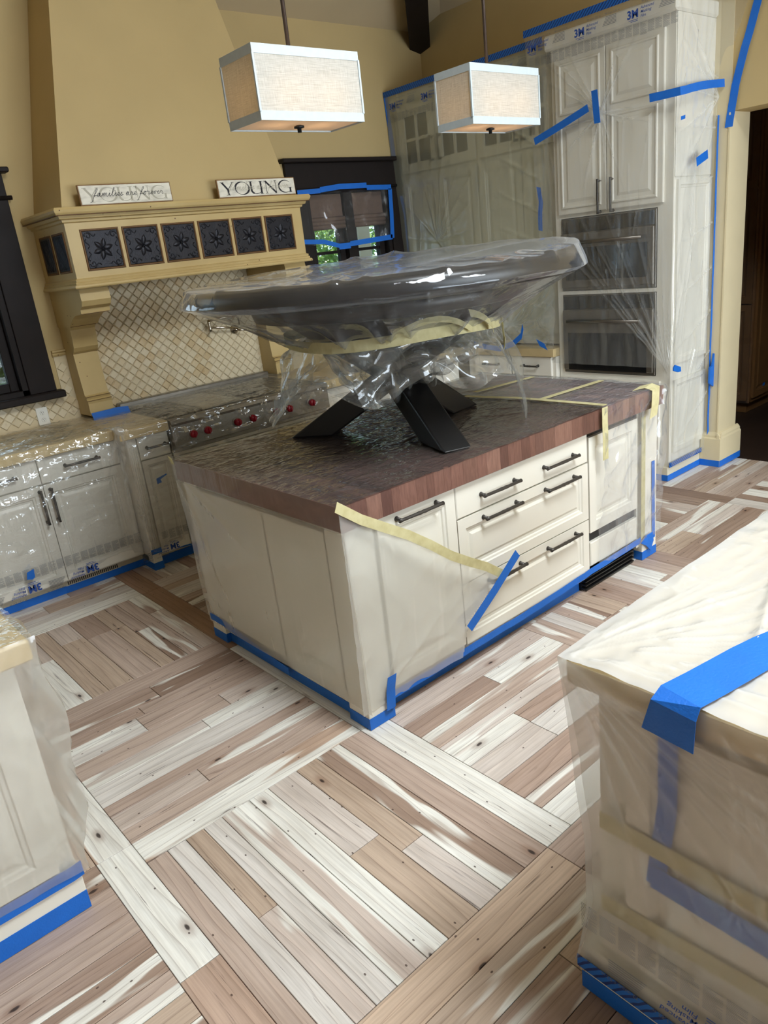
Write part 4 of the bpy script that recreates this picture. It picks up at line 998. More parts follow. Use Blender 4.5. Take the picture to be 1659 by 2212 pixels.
# ================================================================== ROUND TABLE STANDING ON THE ISLAND
tb = thing('round_table', (.85, .6, .93), 'round black pedestal table with crossed legs standing on the island', 'table')
ZT = .9385                                                          # film lies under the feet
C = Vector((.85, .6, 0)); TR = .835
m = MB(Fr((.85, .6, 0), (1, 0, 0), (0, 1, 0), (0, 0, 1)))
m.lathe([(TR - .10, 1.565), (TR - .012, 1.580), (TR, 1.592), (TR, 1.635), (TR - .010, 1.650), (TR - .03, 1.654)], 72); obj('tabletop', m, 'blackwood', tb, True)
m = MB(m.fr); m.lathe([(.56, 1.495), (.60, 1.505), (.62, 1.566)], 48); obj('apron', m, 'blackwood', tb, True)
for th in (-107, 127, 7):
    th = math.radians(th); d = Vector((math.cos(th), math.sin(th), 0)); sd = Vector((-d.y, d.x, 0))
    f0, f1 = C + d * .43, C - d * .46
    offs = sd * .0
    r = []
    wv, ww = .105, .066                                             # half sizes of the beam section
    for p, z in ((f0, ZT), (f1, 1.50)):
        r.append([tuple(p + sd * (a * ww) + d * (b * wv) + Vector((0, 0, z)) + offs) for a, b in ((-1, -1), (1, -1), (1, 1), (-1, 1))])
    lg = obj('leg', MB().loops(r), 'blackwood', tb)
    md = lg.modifiers.new('bevel', 'BEVEL'); md.width = .008; md.segments = 2

# ================================================================== PENDANTS
def pendant(xc, label):
    r = thing('pendant_lamp', (xc, .6, 2.225), label, 'pendant lamp', 'box pendants over the island')
    wx, wy, z0, z1 = .24, .108, 2.225, 2.465
    sides = [((xc - wx, .6 - wy), (xc + wx, .6 - wy)), ((xc + wx, .6 - wy), (xc + wx, .6 + wy)), ((xc + wx, .6 + wy), (xc - wx, .6 + wy)), ((xc - wx, .6 + wy), (xc - wx, .6 - wy))]
    for (a, b), (c, d) in sides:
        obj('shade_panel', MB().add([(a, b, z0), (c, d, z0), (c, d, z1), (a, b, z1)], [(0, 1, 2, 3)]), 'linen', r)
    def band(za, zb, e):
        m = MB(); o_ = wx + e; p_ = wy + e
        ring = lambda z, k: [(xc - o_ + k, .6 - p_ + k, z), (xc + o_ - k, .6 - p_ + k, z), (xc + o_ - k, .6 + p_ - k, z), (xc - o_ + k, .6 + p_ - k, z)]
        m.loops([ring(za, 0), ring(zb, 0), ring(zb, .003), ring(za, .003), ring(za, 0)], False, False); obj('trim_band', m, 'shadeband', r)
    band(z0 - .001, z0 + .030, .0015); band(z1 - .030, z1 + .001, .0015)
    for sx_ in (-1, 1):
        for sy_ in (-1, 1): obj('corner_piping', MB().box(xc + sx_ * wx - .004, xc + sx_ * wx + .004, .6 + sy_ * wy - .004, .6 + sy_ * wy + .004, z0 + .028, z1 - .028), 'shadeband', r)
    obj('diffuser', MB().box(xc - wx + .004, xc + wx - .004, .6 - wy + .004, .6 + wy - .004, z0 + .004, z0 + .008), 'diffuser', r)
    m = MB(Fr((xc, .6, z0), (1, 0, 0), (0, 1, 0), (0, 0, 1))); m.lathe([(.0, -.022), (.008, -.022), (.008, -.008), (.02, -.006), (.02, .0), (.008, .004)], 16); obj('finial', m, 'black', r, True)
    obj('rod', MB().tube([(xc, .6, z0 + .01), (xc, .6, cz(xc, .6) - .01)], .008, 10), 'pipe', r, True)
    obj('frame_bar', MB().tube([(xc - wx, .6, z1 - .02), (xc + wx, .6, z1 - .02)], .004, 6), 'pipe', r)
    for q in (-.10, .10):
        m = MB(Fr((xc + q, .6, 2.36), (1, 0, 0), (0, 1, 0), (0, 0, 1))); m.lathe([(.001, -.045), (.02, -.038), (.028, -.015), (.022, .012), (.012, .03), (.012, .05)], 14); obj('bulb', m, 'bulb', r, True)
        l = bpy.data.lights.new('bulb_light', 'POINT'); l.energy = 0.85; l.color = (1.0, .76, .48); l.shadow_soft_size = .03
        lo = bpy.data.objects.new('bulb_light', l); COL.objects.link(lo); lo.parent = r; lo.location = (q, 0, .09)
pendant(.485, 'box pendant lamp with pale linen shade hanging nearer the range hood sign')
pendant(1.605, 'box pendant lamp with pale linen shade hanging in front of the hutch')

# ================================================================== NEAR CABINETS
n1 = thing('peninsula_cabinet', (.4, -1.9, 0), 'cream cabinet end wrapped in film, with wide blue tape over its corner', 'cabinet')
obj('carcass', MB().box(-.298, 1.6, -3.0, -1.222, 0, .868, .004), 'cream', n1)
obj('plinth', MB().box(-.325, 1.6, -3.0, -1.190, 0, .14, .003), 'cream', n1)
door(face_x(-.300, 0, 0), 1.30, 2.10, .18, .83, n1, DOOR, 'end_panel')
obj('worktop', MB().box(-.343, 1.65, -3.05, -1.176, .868, .928, .006), 'counter', n1)
n2 = thing('peninsula_cabinet', (-1.6, .4, 0), 'cream cabinet with tan top and striped blue tape at its foot', 'cabinet')
obj('carcass', MB().box(-2.6, -1.112, .010, .72, 0, .855, .004), 'cream', n2)
obj('plinth', MB().box(-2.6, -1.106, .003, .72, 0, .16, .003), 'cream', n2)
obj('worktop', MB().box(-2.65, -1.072, -.065, .74, .855, .915, .006), 'counter', n2)
door(face_y(0, .010, 0), -1.75, -1.16, .18, .82, n2, DOOR, 'end_panel')

# ================================================================== MASKING FILM AND TAPE
def tape(name, pts, across, mat, parent, wob=0.0, th=.0006):
    """one strip of tape; long runs get a few extra points so that they ripple"""
    P = [Vector(p) for p in pts]; Q = []; r = random.Random(len(pts) * 7 + int(abs(P[0].x) * 100))
    A = [Vector(a) for a in across] if isinstance(across, list) else [Vector(across)] * len(P); AA = []
    for i, (a, b) in enumerate(zip(P[:-1], P[1:])):
        n = max(1, int((b - a).length / .06))
        for k in range(n):
            Q.append(a.lerp(b, k / n) + (Vector((r.uniform(-1, 1), r.uniform(-1, 1), r.uniform(-1, 1))) * wob if Q else Vector())); AA.append(tuple(A[i].lerp(A[i + 1], k / n)))
    Q.append(P[-1]); AA.append(tuple(A[-1]))
    return obj(name, MB().ribbon([tuple(q) for q in Q], AA, th), mat, parent)
def film_thing(loc, label, group=None): return thing('masking_film', loc, label, 'plastic film', group)
ss = lambda x, a, b: np.clip((x - a) / (b - a), 0, 1) ** 2 * (3 - 2 * np.clip((x - a) / (b - a), 0, 1))

def film_print(fr, a_list, parent, scale=1.0, rot=0.0, c=.004, width='99 in/po 2,51 m'):
    """the maker's print along a film edge: logo, product name, size line, small print"""
    sg = -1 if rot else 1
    bl = MB(fr); gy = MB(fr)
    for a, b in a_list:
        k = .062 * scale
        put_text(bl, '3M', a, b, k, rot, 0, .035, c)
        put_text(bl, 'Advanced', a + sg * .092 * scale, b + sg * .036 * scale, k * .36, rot, .25, .01, c)
        put_text(bl, 'Masking', a + sg * .092 * scale, b + sg * .014 * scale, k * .36, rot, .25, .01, c)
        put_text(bl, 'Film', a + sg * .092 * scale, b - sg * .008 * scale, k * .36, rot, .25, .01, c)
        for q in range(2):
            y0_ = b - sg * (.010 + q * .008) * scale; bl.add([(a + sg * (.012 + q * .014) * scale, y0_, c), (a + sg * .075 * scale, y0_, c), (a + sg * .075 * scale, y0_ - sg * .003 * scale, c), (a + sg * (.012 + q * .014) * scale, y0_ - sg * .003 * scale, c)], [(0, 1, 2, 3)])
        for dx in (.10, .235): put_text(gy, width, a + sg * dx * scale, b + sg * .068 * scale, k * .26, rot, 0, 0, c)
        for q in range(7):
            x0_ = a + sg * (.215 + .004 * q) * scale; y0_ = b + sg * (.010 + .0075 * q) * scale
            gy.add([(x0_, y0_, c), (a + sg * .315 * scale, y0_, c), (a + sg * .315 * scale, y0_ + sg * .0028 * scale, c), (x0_, y0_ + sg * .0028 * scale, c)], [(0, 1, 2, 3)])
    o1 = obj('blue_print', bl, 'inkblue', parent); o1['kind'] = 'stuff'
    o2 = obj('grey_print', gy, 'inkgrey', parent); o2['kind'] = 'stuff'
def small_print(fr, a0, a1, b0, b1, parent, c=.004, step=.048):
    m = MB(fr); r = random.Random(int(a0 * 91)); a = min(a0, a1)
    while a < max(a0, a1):
        h0 = r.uniform(0, .012); n = int((b1 - b0 - h0) / .0042)
        for q in range(n):
            w = (step - .007) * (1 if r.random() < .75 else r.uniform(.4, .9)); y = b0 + h0 + q * .0042
            m.add([(a, y, c), (a + w, y, c), (a + w, y + .0013, c), (a, y + .0013, c)], [(0, 1, 2, 3)])
        a += step
    o_ = obj('small_print', m, 'inkgrey', parent); o_['kind'] = 'stuff'

# --- over the range run
fa = film_thing((.3, 2.6, .92), 'clear film draped over the range and left countertop down to the floor tape')
def fA(s, t):
    yf_ = 2.375 - .105 * ss(s, .10, .20) - .028 * ss(s, .44, .50)
    zt = .9185 + .010 * ss(s, .45, .49)
    k = np.clip(t / .45, 0, 1); d = np.clip((t - .45) / .55, 0, 1)
    y = 3.045 + (yf_ - 3.045) * k
    yb = 2.428 - .112 * ss(s, .12, .22)
    hold = .012 * np.sin(PI * d)
    y = np.where(t > .45, yf_ - .004 + (yb - yf_) * d ** 1.2 - hold, y)
    z = np.where(t > .45, zt - .004 + (.125 - zt) * d, zt)
    return s, y, z
def dA(s, t):
    m_ = t * 1.5
    top = (t < .45)
    n = .0035 * crumple(s, m_ * 3, 2.0, 1) + .0022 * crumple(s, m_ * 2.2, 6, 2)
    f_ = fold(s, m_, (.16, .68), (-.35, .2), .012, .010) + fold(s, m_, (.16, .68), (.0, 1.1), .014, .012) + fold(s, m_, (.16, .68), (.12, 1.5), .016, .016) + fold(s, m_, (.16, .68), (.5, .1), .010, .010)
    for q in range(9): f_ = np.maximum(f_, fold(s, m_, (.50 + q * .09, .66), (.50 + q * .11 + .12, .05), .006, .007))
    for q in range(6): f_ = np.maximum(f_, fold(s, m_, (-.6 + q * .16, .70 + .02 * q), (-.5 + q * .17, 1.45), .006, .010))
    return np.where(top, np.where(s < .12, 1.7, .6), 1.0) * n + np.where(top, .004, 0) + rec(f_, .010)
sheet('film_sheet', fA, -.79, 1.72, 0, 1, 300, 130, 'film_counter', fa, lambda s, t: -dA(s, t))
fr = face_y(0, 2.405, 0)
film_print(fr, [(-.46, .150), (-.12, .150)], fa, .95, PI, .006); small_print(fr, -.78, .18, .185, .255, fa, .002)
fr = face_y(0, 2.290, 0)
film_print(fr, [(.36, .150)], fa, .8, PI, .012); small_print(fr, .26, .48, .19, .25, fa, .010)
bl_ = thing('painters_tape', (0, 2.47, 0), 'blue tape along the foot of the cabinets by the range', 'tape')
obj('tape_strip', MB(face_y(0, 2.4775, 0)).box(-.79, -.315, .002, .048, 0, .0012), 'bluetape', bl_)
obj('tape_strip', MB(face_y(0, 2.4775, 0)).box(-.318, .186, .002, .046, .001, .0024), 'bluetape', bl_)
obj('tape_strip', MB(face_y(0, 2.3195, 0)).box(.186, .249, .002, .05, 0, .0012), 'bluetape', bl_)
obj('tape_strip', MB(face_x(.1865, 0, 0)).box(-2.478, -2.319, .002, .05, 0, .0012), 'bluetape', bl_)
obj('tape_strip', MB(face_y(0, 2.3745, 0)).box(.25, 1.66, .002, .06, 0, .0012), 'bluetape', bl_)
obj('tape_strip', MB(face_y(0, 2.318, 0)).box(.184, .252, .108, .140, 0, .002), 'bluetape', bl_)
obj('tape_strip', MB(face_y(0, 2.3175, 0)).loops([[(.25, .105, 0), (.25, .118, 0), (.25, .118, .002), (.25, .105, .002)], [(.46, .085, 0), (.46, .092, 0), (.46, .092, .002), (.46, .085, .002)]]), 'bluetape', bl_)
tape('tape_strip', [(.22, 2.87, .93), (.40, 2.86, .935), (.46, 2.85, .928)], (0, .03, .05), 'bluetape', bl_)
# blue scraps that close holes
def scrap(pts, fr, label, th=.0015):
    m = MB(fr); m.loops([[(a, b, 0) for a, b in pts], [(a, b, th) for a, b in pts]])
    return tag(obj('tape_scrap', m, 'bluetape', org=fr(*pts[0])), label, 'tape')
scrap([(.30, .585), (.37, .60), (.37, .592), (.325, .575), (.33, .555), (.30, .55)], face_y(0, 2.272, 0), 'tiny torn blue tape scrap on the narrow cabinet film')
scrap([(-.52, .24), (-.48, .25), (-.485, .20), (-.50, .19), (-.53, .20)], face_y(0, 2.385, 0), 'tiny torn blue tape scrap low on the two-door cabinet film')

# --- over the oven tower
fb = film_thing((3.2, 1.0, 1.5), 'clear printed film wrapped round the tall oven cabinet')
L1, L2 = 1.10, .535
def fB(s, t):
    ztop = 2.965; zb = np.where(s < L1 - .05, .80, .118)
    zb = .80 + (.118 - .80) * ss(s, L1 - .08, L1 + .05)
    z = ztop + (zb - ztop) * t
    lf = 1.60 - .10 * t
    k = np.clip(s / L1, 0, 1); k2 = np.clip((s - L1) / L2, 0, 1); k3 = np.clip((s - L1 - L2) / .25, 0, 1)
    x = 3.182 - .02 * k + .535 * k2 - .004 * k3
    y = lf + (.505 - lf) * k + .012 * k2 - .22 * k3
    return x, y, z
def zB(s, t): return 2.965 + ((.80 + (.118 - .80) * ss(s, L1 - .08, L1 + .05)) - 2.965) * t
def dB(s, t):
    z = zB(s, t)
    n = .006 * waves(s, z * .45, 1.6, 11) + .0032 * crumple(s * 1.6, z * .45, 3.2, 12)
    c = (.57, 2.40); f_ = 0
    for p in ((.02, 2.9), (.0, 2.75), (.12, 2.93), (.25, 2.93), (1.05, 2.38), (1.05, 2.25), (.95, 2.95), (.8, 2.95), (.35, 1.8), (.62, 1.75), (.78, 1.8), (.1, 2.1)): f_ = np.maximum(f_, fold(s, z, c, p, .016, .010))
    rr_ = np.random.RandomState(3)
    for q in range(26):
        a_ = rr_.uniform(.02, 1.05); z_ = rr_.uniform(1.3, 2.9); l_ = rr_.uniform(.2, .7); f_ = np.maximum(f_, fold(s, z, (a_, z_), (a_ + rr_.uniform(-.12, .05) , z_ - l_), rr_.uniform(.006, .012), .007, .9))
    for q in range(22):
        a_ = rr_.uniform(1.15, 1.63); z_ = rr_.uniform(.5, 2.9); l_ = rr_.uniform(.25, .7); f_ = np.maximum(f_, fold(s, z, (a_, z_), (a_ - l_ * rr_.uniform(.1, .45), z_ - l_), rr_.uniform(.006, .012), .007, .9))
    g = (1.06, .80)
    for q in range(13): f_ = np.maximum(f_, fold(s, z, g, (.05 + q * .105, 1.75 + .1 * math.sin(q * 3)), .014, .010, .75))
    for q in range(8): f_ = np.maximum(f_, fold(s, z, (1.60, .55 + q * .28), (1.14, .25 + q * .33), .012, .011, .6))
    for q in range(5): f_ = np.maximum(f_, fold(s, z, (1.62, 2.4), (1.15, 2.95 - q * .25), .014, .012, .6))
    return n + rec(f_)
sheet('film_sheet', fB, 0, L1 + L2 + .22, 0, 1, 260, 300, 'film_tower', fb, lambda s, t: -dB(s, t), keep=lambda s, t: s <= L1 + L2 + np.maximum(0, (zB(s, t) - 2.42) * .40))
fr = face_x(3.160, 0, 0)
film_print(fr, [(-1.56, 2.855), (-1.19, 2.855), (-.82, 2.855)], fb, .95, 0, .012); small_print(fr, -1.55, -.53, 2.755, 2.825, fb, .010)
tape('edge_tape', [(3.170, 1.605, 2.975), (3.15, .50, 2.975)], (0, 0, .042), 'printtape', fb)
tape('edge_tape', [(3.695, .505, .52), (3.694, .505, 2.30)], (.042, 0, 0), 'bluetape', fb, .001)
tape('edge_tape', [(3.688, .44, 2.22), (3.688, .41, 2.45), (3.688, .27, 2.96)], (0, .05, 0), 'bluetape', fb, .002)
tape('edge_tape', [(3.690, .502, .20), (3.69, .502, .60), (3.685, .50, .70)], (.036, 0, 0), 'bluetape', fb, .002)
tape('edge_tape', [(3.21, .535, .118), (3.69, .535, .118)], (0, 0, .034), 'printtape', fb)
for pts, ac in (([(3.13, 1.515, 2.315), (3.13, 1.30, 2.375), (3.13, 1.085, 2.440)], (0, .012, .044)), ([(3.125, 1.035, 2.53), (3.125, 1.015, 2.34)], (0, .045, .0)), ([(3.13, .66, 2.41), (3.14, .47, 2.41), (3.40, .475, 2.45), (3.685, .475, 2.475)], (0, .004, .045)), ([(3.36, .475, 2.03), (3.50, .475, 2.075)], (-.01, 0, .05)), ([(3.17, .480, 2.27), (3.22, .480, 2.28)], (0, 0, .02))):
    tape('tape_patch', pts, ac, 'bluetape', fb, .001)
m = MB(Fr((3.69, .49, .67), (1, 0, 0), (0, 0, 1), (0, -1, 0)))
m.loops([[(a * .9, b, c_) for a, b in ((-.06, -.06), (.0, -.09), (.05, -.05), (.06, .02), (.035, .05), (.04, .12), (0, .14), (-.02, .06), (-.06, .05))] for c_ in (0, .012)]); obj('tape_wad', m, 'bluetape', fb)
m = MB(Fr((3.17, .475, .795), (1, 0, 0), (0, 0, 1), (0, -1, 0)))
m.loops([[(a, b, c_) for a, b in ((-.05, .02), (-.03, .035), (.04, .01), (.045, -.02), (.01, -.02), (-.05, .0))] for c_ in (0, .008)]); obj('tape_wad', m, 'bluetape', fb)
bt = thing('painters_tape', (3.45, .54, 0), 'blue tape along the foot of the oven cabinet and doorway baseboard', 'tape')
obj('tape_strip', MB(face_y(0, .5475, 0)).box(3.21, 3.66, .002, .045, 0, .0012), 'bluetape', bt)
obj('tape_strip', MB(face_x(3.2115, 0, 0)).box(-1.43, -.546, .002, .045, 0, .0012), 'bluetape', bt)
obj('tape_strip', MB(face_x(XW - .0365, 0, 0)).box(-.548, -.402, .002, .048, 0, .0012), 'bluetape', bt)
obj('tape_strip', MB(face_y(0, .4035, 0)).box(XW - .037, 3.985, .002, .048, 0.004, .0052), 'bluetape', bt)

# --- over the hutch
fc = film_thing((3.24, 2.3, 1.9), 'hazy printed film hung in front of the hutch beside the dark window')
def dC(s, t):
    f_ = 0
    for q in range(9): f_ = np.maximum(f_, fold(s, t, (2.62, 1.75), (2.62 + .5 * math.cos(q * .5 + .3), 1.75 + .62 * math.sin(q * .42 + .1)), .010, .010))
    for q in range(7): f_ = np.maximum(f_, fold(s, t, (1.56, 1.2 + q * .22), (1.95, 1.3 + q * .25), .012, .011, .7))
    return .008 * waves(s, t * .5, 1.3, 21) + .002 * crumple(s * 1.5, t * .5, 3, 22) + rec(f_)
sheet('film_sheet', lambda s, t: (3.235 + .045 * np.clip((2.95 - t) / 1.4, 0, 1) * ss(s, 2.4, 3.09), s, t), 1.475, 3.094, .955, 2.915, 150, 170, 'film_hutch', fc, lambda s, t: -dC(s, t))
fr = face_x(3.232, 0, 0)
film_print(fr, [(-3.03, 2.80), (-2.66, 2.80), (-2.29, 2.80), (-1.92, 2.80)], fc, .95, 0, .012); small_print(fr, -3.04, -1.5, 2.70, 2.765, fc, .010)
tape('edge_tape', [(3.225, 3.09, 2.918), (3.205, 1.48, 2.918)], (0, 0, .042), 'printtape', fc)
tape('edge_tape', [(3.245, 3.0935, 2.94), (3.285, 3.09, 2.3), (3.315, 3.055, 2.0), (3.32, 3.055, 1.0)], (.044, 0, 0), 'bluetape', fc, .001)
tape('tape_patch', [(3.20, 1.55, 2.03), (3.19, 1.525, 1.93), (3.20, 1.545, 1.74)], (0, .035, .01), 'bluetape', fc, .004)
# film gathered over the short counter, held by a sagging blue tape
fl = film_thing((3.1, 1.8, .95), 'loose glossy film tail with a sagging blue tape over the short countertop')
def fL(s, t):
    y = 2.30 - .92 * s; top = 1.30 - .12 * np.sin(PI * s) + .35 * s ** 3
    z = .925 + (top - .925) * t
    return 3.10 + .10 * t - .05 * np.sin(PI * t) , y, z
def dL(s, t):
    f_ = 0
    for q in range(12): f_ = np.maximum(f_, fold(s, t, (.55, .55), (.55 + .8 * math.cos(q * .52), .55 + .8 * math.sin(q * .52)), .018, .03))
    return .016 * crumple(s * 1.6, t, 2.2, 31) + rec(f_, .016)
sheet('film_sheet', fL, 0, 1, 0, 1, 120, 60, 'film_loose', fl, dL)
tape('tape_strip', [(3.02, 2.09, .955), (3.02, 1.98, .935), (3.02, 1.84, .925), (3.02, 1.70, .965), (3.02, 1.62, 1.02), (3.02, 1.60, 1.09)], (0, .008, .04), 'bluetape', fl, .003)
tape('tape_strip', [(3.06, 1.50, .97), (3.06, 1.43, .94)], (0, .03, .05), 'bluetape', fl, .006)

# --- island: ends and front
fd = film_thing((0, .3, .5), 'milky film stretched over the end of the island from top to foot')
def fD1(s, t): return -.034 + .028 * (1 - t) - .0 * s, s, .085 + .855 * t
def dD1(s, t):
    f_ = fold(s, t, (1.22, .92), (.6, .55), .010, .02) + fold(s, t, (1.22, .92), (.95, .2), .012, .02) + fold(s, t, (1.22, .95), (.75, .75), .008, .015) + fold(s, t, (.9, .45), (.3, .72), .008, .03)
    return .005 * waves(s, t, 1.4, 41) + .0004 * crumple(s, t, 2, 42) + rec(f_, .03) * .6
eD = lambda s, t: -dD1(s, t) * (1 - ss(t, .80, .95))
sheet('film_sheet', fD1, -.031, 1.238, 0, .879, 130, 90, 'film_island', fd, eD)
sheet('film_edge', fD1, -.031, 1.238, .879, 1, 130, 20, 'film_island_clear', fd, eD)
def keepD2(s, t):
    z = .085 + .855 * t
    line = .935 - (s + .02) * (.935 - .40) / .78
    return (z < line) & (s < np.where(z > .235, .53 + (z - .235) * 1.55, .55 - (.235 - z) * .2))
def fD2(s, t): return s, -.031 + .022 * (1 - t) - .034 * np.sin(PI * t) * ss(s, .0, .3), .085 + .855 * t
sheet('film_sheet', fD2, -.031, .90, 0, 1, 150, 130, 'film_islandfront', fd, lambda s, t: .004 * waves(s, t, 2, 51) + .0016 * crumple(s, t, 4, 52) + fold(s, t, (.12, .1), (.5, .42), .010, .02) + fold(s, t, (.06, .05), (.30, .62), .010, .02), keepD2)
pts = []
for k in range(9):
    u = k / 8; s_ = -.045 + .80 * u; z_ = .945 - .555 * u; t_ = (z_ - .085) / .855
    pts.append((s_, -.036 + .022 * (1 - t_) - .034 * math.sin(PI * t_) * min(1, max(0, s_ / .3)), z_ - .008 * math.sin(u * 12)))
tape('tape_strip', pts, (.016, .0, .034), 'masktape', fd, .001)
tape('tape_strip', [(.845, -.066, .462), (.69, -.064, .35), (.525, -.058, .235)], (.026, 0, -.036), 'bluetape', fd, .001)
tape('tape_strip', [(.10, -.016, .055), (.105, -.020, .14), (.112, -.030, .205)], (.045, 0, 0), 'bluetape', fd, .001)
tape('edge_tape', [(.13, -.004, .098), (.60, -.004, .098), (1.0, -.004, .10), (1.48, -.004, .118), (1.93, -.004, .128)], (0, 0, .034), 'bluetape', fd, .0015)
tape('edge_tape', [(-.006, 1.222, .118), (-.006, 1.10, .115), (-.001, 1.05, .105), (-.001, .72, .064), (-.001, .55, .05)], (0, 0, .038), 'bluetape', fd, .001)
tape('tape_knot', [(-.035, 1.235, .93), (-.045, 1.225, .945), (-.046, 1.19, .937)], (0, .02, .03), 'masktape', fd, .004)
ib = thing('painters_tape', (0, 0, 0), 'blue tape round the foot of the kitchen island', 'tape')
for b in ((face_x(-.0005, 0, 0), -.1255, .001, .052), (face_x(-.0005, 0, 0), -1.2225, -1.0965, .05), (face_x(.0225, 0, 0), -1.097, -.125, .05), (face_y(0, -.0005, 0), -.001, .1285, .052), (face_y(0, .0595, 0), .128, 1.455, .062), (face_y(0, -.0005, 0), 1.952, 2.094, .05)):
    obj('tape_strip', MB(b[0]).box(b[1], b[2], .002, b[3] if len(b) > 3 else .05, 0, .0012), 'bluetape', ib)
obj('tape_strip', MB().box(.0, .0225, 1.0955, 1.0965, .002, .05), 'bluetape', ib)
obj('tape_strip', MB().box(1.9515, 1.953, .0, .05, .002, .05), 'bluetape', ib)
# --- island: on top
fe_ = film_thing((.7, .6, .935), 'clear wrinkled film lying on the dark walnut island top')
def dE(s, t):
    f_ = 0
    for a, b, am in (((.05, .1), (1.2, .55), .006), ((.35, 1.2), (1.35, .25), .007), ((.9, 1.15), (1.55, .15), .008), ((.9, .3), (1.5, .6), .007), ((.3, .4), (.95, .1), .005), ((-.0, 1.15), (.05, .0), .004)): f_ = np.maximum(f_, fold(s, t, a, b, am, .010, .4))
    return .0016 * crumple(s * 1.0, t * 3.2, 2.2, 61) + .0009 * crumple(s * 1.2, t * 3, 7, 62) + rec(f_, .014) * .7
sheet('film_sheet', lambda s, t: (s, t, .9368 + 0 * s), -.029, 1.575, -.028, 1.240, 220, 190, 'film_top', fe_, dE)
ff = film_thing((1.85, .4, .9), 'wrinkled film with cream tape lines over the far end of the island')
def fF(s, t):
    k = np.clip(t / .6, 0, 1); d = np.clip((t - .6) / .4, 0, 1)
    y = np.where(t < .6, 1.235 - 1.268 * k, -.034 + .026 * d - .012 * np.sin(PI * d))
    z = np.where(t < .6, .9395, .934 - .815 * d)
    return s, y, z
def dF(s, t):
    m_ = t * 2.1
    return np.where(t < .6, .0022, .005) * crumple(s * 1.4, m_, 3.2, 71) + np.where(t < .6, .0, .006) * waves(s * 3, m_, 1.2, 72) + fold(s, m_, (2.1, 1.28), (1.95, 2.0), .014, .02) + fold(s, m_, (1.97, 1.28), (1.6, 1.7), .008, .02)
sheet('film_sheet', fF, 1.545, 2.120, 0, 1, 110, 200, 'film_top2', ff, lambda s, t: -dF(s, t))
tape('tape_strip', [(1.50, .80, .9455), (1.53, .62, .9455), (1.562, .49, .9455), (1.572, .1, .9455), (1.572, -.03, .9455)], (.036, .0, 0), 'masktape', ff)
tape('tape_strip', [(1.553, -.040, .94), (1.553, -.044, .80), (1.556, -.040, .685)], (.045, 0, 0), 'masktape', ff, .0015)
tape('tape_strip', [(2.06, .770, .946), (1.60, .812, .946)], (0, .034, 0), 'masktape', ff)
tape('tape_strip', [(2.07, .316, .946), (1.57, .343, .946)], (0, .034, 0), 'masktape', ff)
tape('tape_strip', [(1.94, .03, .9455), (1.99, -.005, .952), (2.0, -.045, .935), (1.985, -.052, .86), (1.965, -.05, .80)], (.07, 0, 0.01), 'masktape', ff, .004)
tape('tape_strip', [(1.955, -.003, .80), (1.955, -.003, .13)], (.038, 0, 0), 'masktape', ff)
tape('tape_strip', [(2.05, -.0035, .54), (2.062, -.0035, .10)], (.03, 0, 0), 'bluetape', ff, .001)
m = MB(Fr((1.98, -.012, .115), (1, 0, 0), (0, 0, 1), (0, -1, 0)))
m.loops([[(a, b, c_) for a, b in ((-.06, .0), (-.02, .03), (.05, .03), (.06, -.02), (.03, -.07), (-.01, -.03))] for c_ in (0, .006)]); obj('tape_wad', m, 'bluetape', ff)

# --- the table's wrapping
fg = film_thing((.85, .6, 1.4), 'clear film bagged round the round table top and tied with cream tape', None)
NT_ = 2 * PI
def gP(s, t):
    th = s; x1 = .836; y1 = .614
    r = np.where(t < .30, t / .30 * .845, 0); z = np.where(t < .30, 1.662, 0)
    # air under the sheet lifts it towards the far side and the ovens, with a few tents
    def lift(px, py):
        u = (px * .75 - py * .66) / .85; w = (px * .63 + py * .77) / .85
        return np.clip(.020 + .020 * u + .034 * w, 0, .09) + .016 * np.exp(-((px - .45) ** 2 + (py - .1) ** 2) / .02) + .012 * np.exp(-((px + .15) ** 2 + (py - .62) ** 2) / .05)
    z = z + np.where(t < .30, lift(np.cos(th) * r, np.sin(th) * r), 0)
    k = np.clip((t - .30) / .12, 0, 1); rim = (t >= .30) & (t < .42)
    edge = lift(np.cos(th) * .845, np.sin(th) * .845)
    r = np.where(rim, .845 + .034 * np.sin(PI * k * .5), r); z = np.where(rim, 1.662 - .062 * k + edge * (1 - k) ** 2, z)
    k = np.clip((t - .42) / .58, 0, 1); sk = t >= .42
    r = np.where(sk, .879 + (.43 - .879) * k, r); z = np.where(sk, 1.600 - .196 * k - .004 * np.sin(PI * k), z)
    return x1 + r * np.cos(th), y1 + r * np.sin(th), z
def gD(s, t):
    rad = np.where(t < .30, t / .30 * .845, .85)
    px, py = np.cos(s) * rad, np.sin(s) * rad
    low = ss(t, .30, .95)
    n = .0035 * crumple(px, py, 1.6, 81) * (1 - low)
    ang = 0
    r = np.random.RandomState(5)
    for q in range(46):
        a0_ = r.uniform(0, NT_); tw_ = r.uniform(-.55, .55); w_ = r.uniform(.018, .05); am = r.uniform(.012, .034)
        dth = (s - a0_ - tw_ * (t - .4) + PI) % NT_ - PI
        ang = ang + am * np.exp(-np.abs(dth / w_) ** 1.4)
    ang2 = 0
    for q in range(20):
        a0_ = r.uniform(0, NT_); w_ = r.uniform(.015, .04); dth = (s - a0_ + PI) % NT_ - PI
        ang2 = ang2 + r.uniform(.004, .012) * np.exp(-np.abs(dth / w_) ** 1.3)
    top = ss(t, .10, .30) * (1 - ss(t, .30, .40))
    rec((ang * low + ang2 * top * 1.2), .045)
    v = n + ang * low * .9 + ang2 * top + .010 * waves(s * .5, t * 2, 1.5, 83) * low
    return -v * (1 - .75 * ss(t, .40, .46) * (1 - ss(t, .60, .9)))
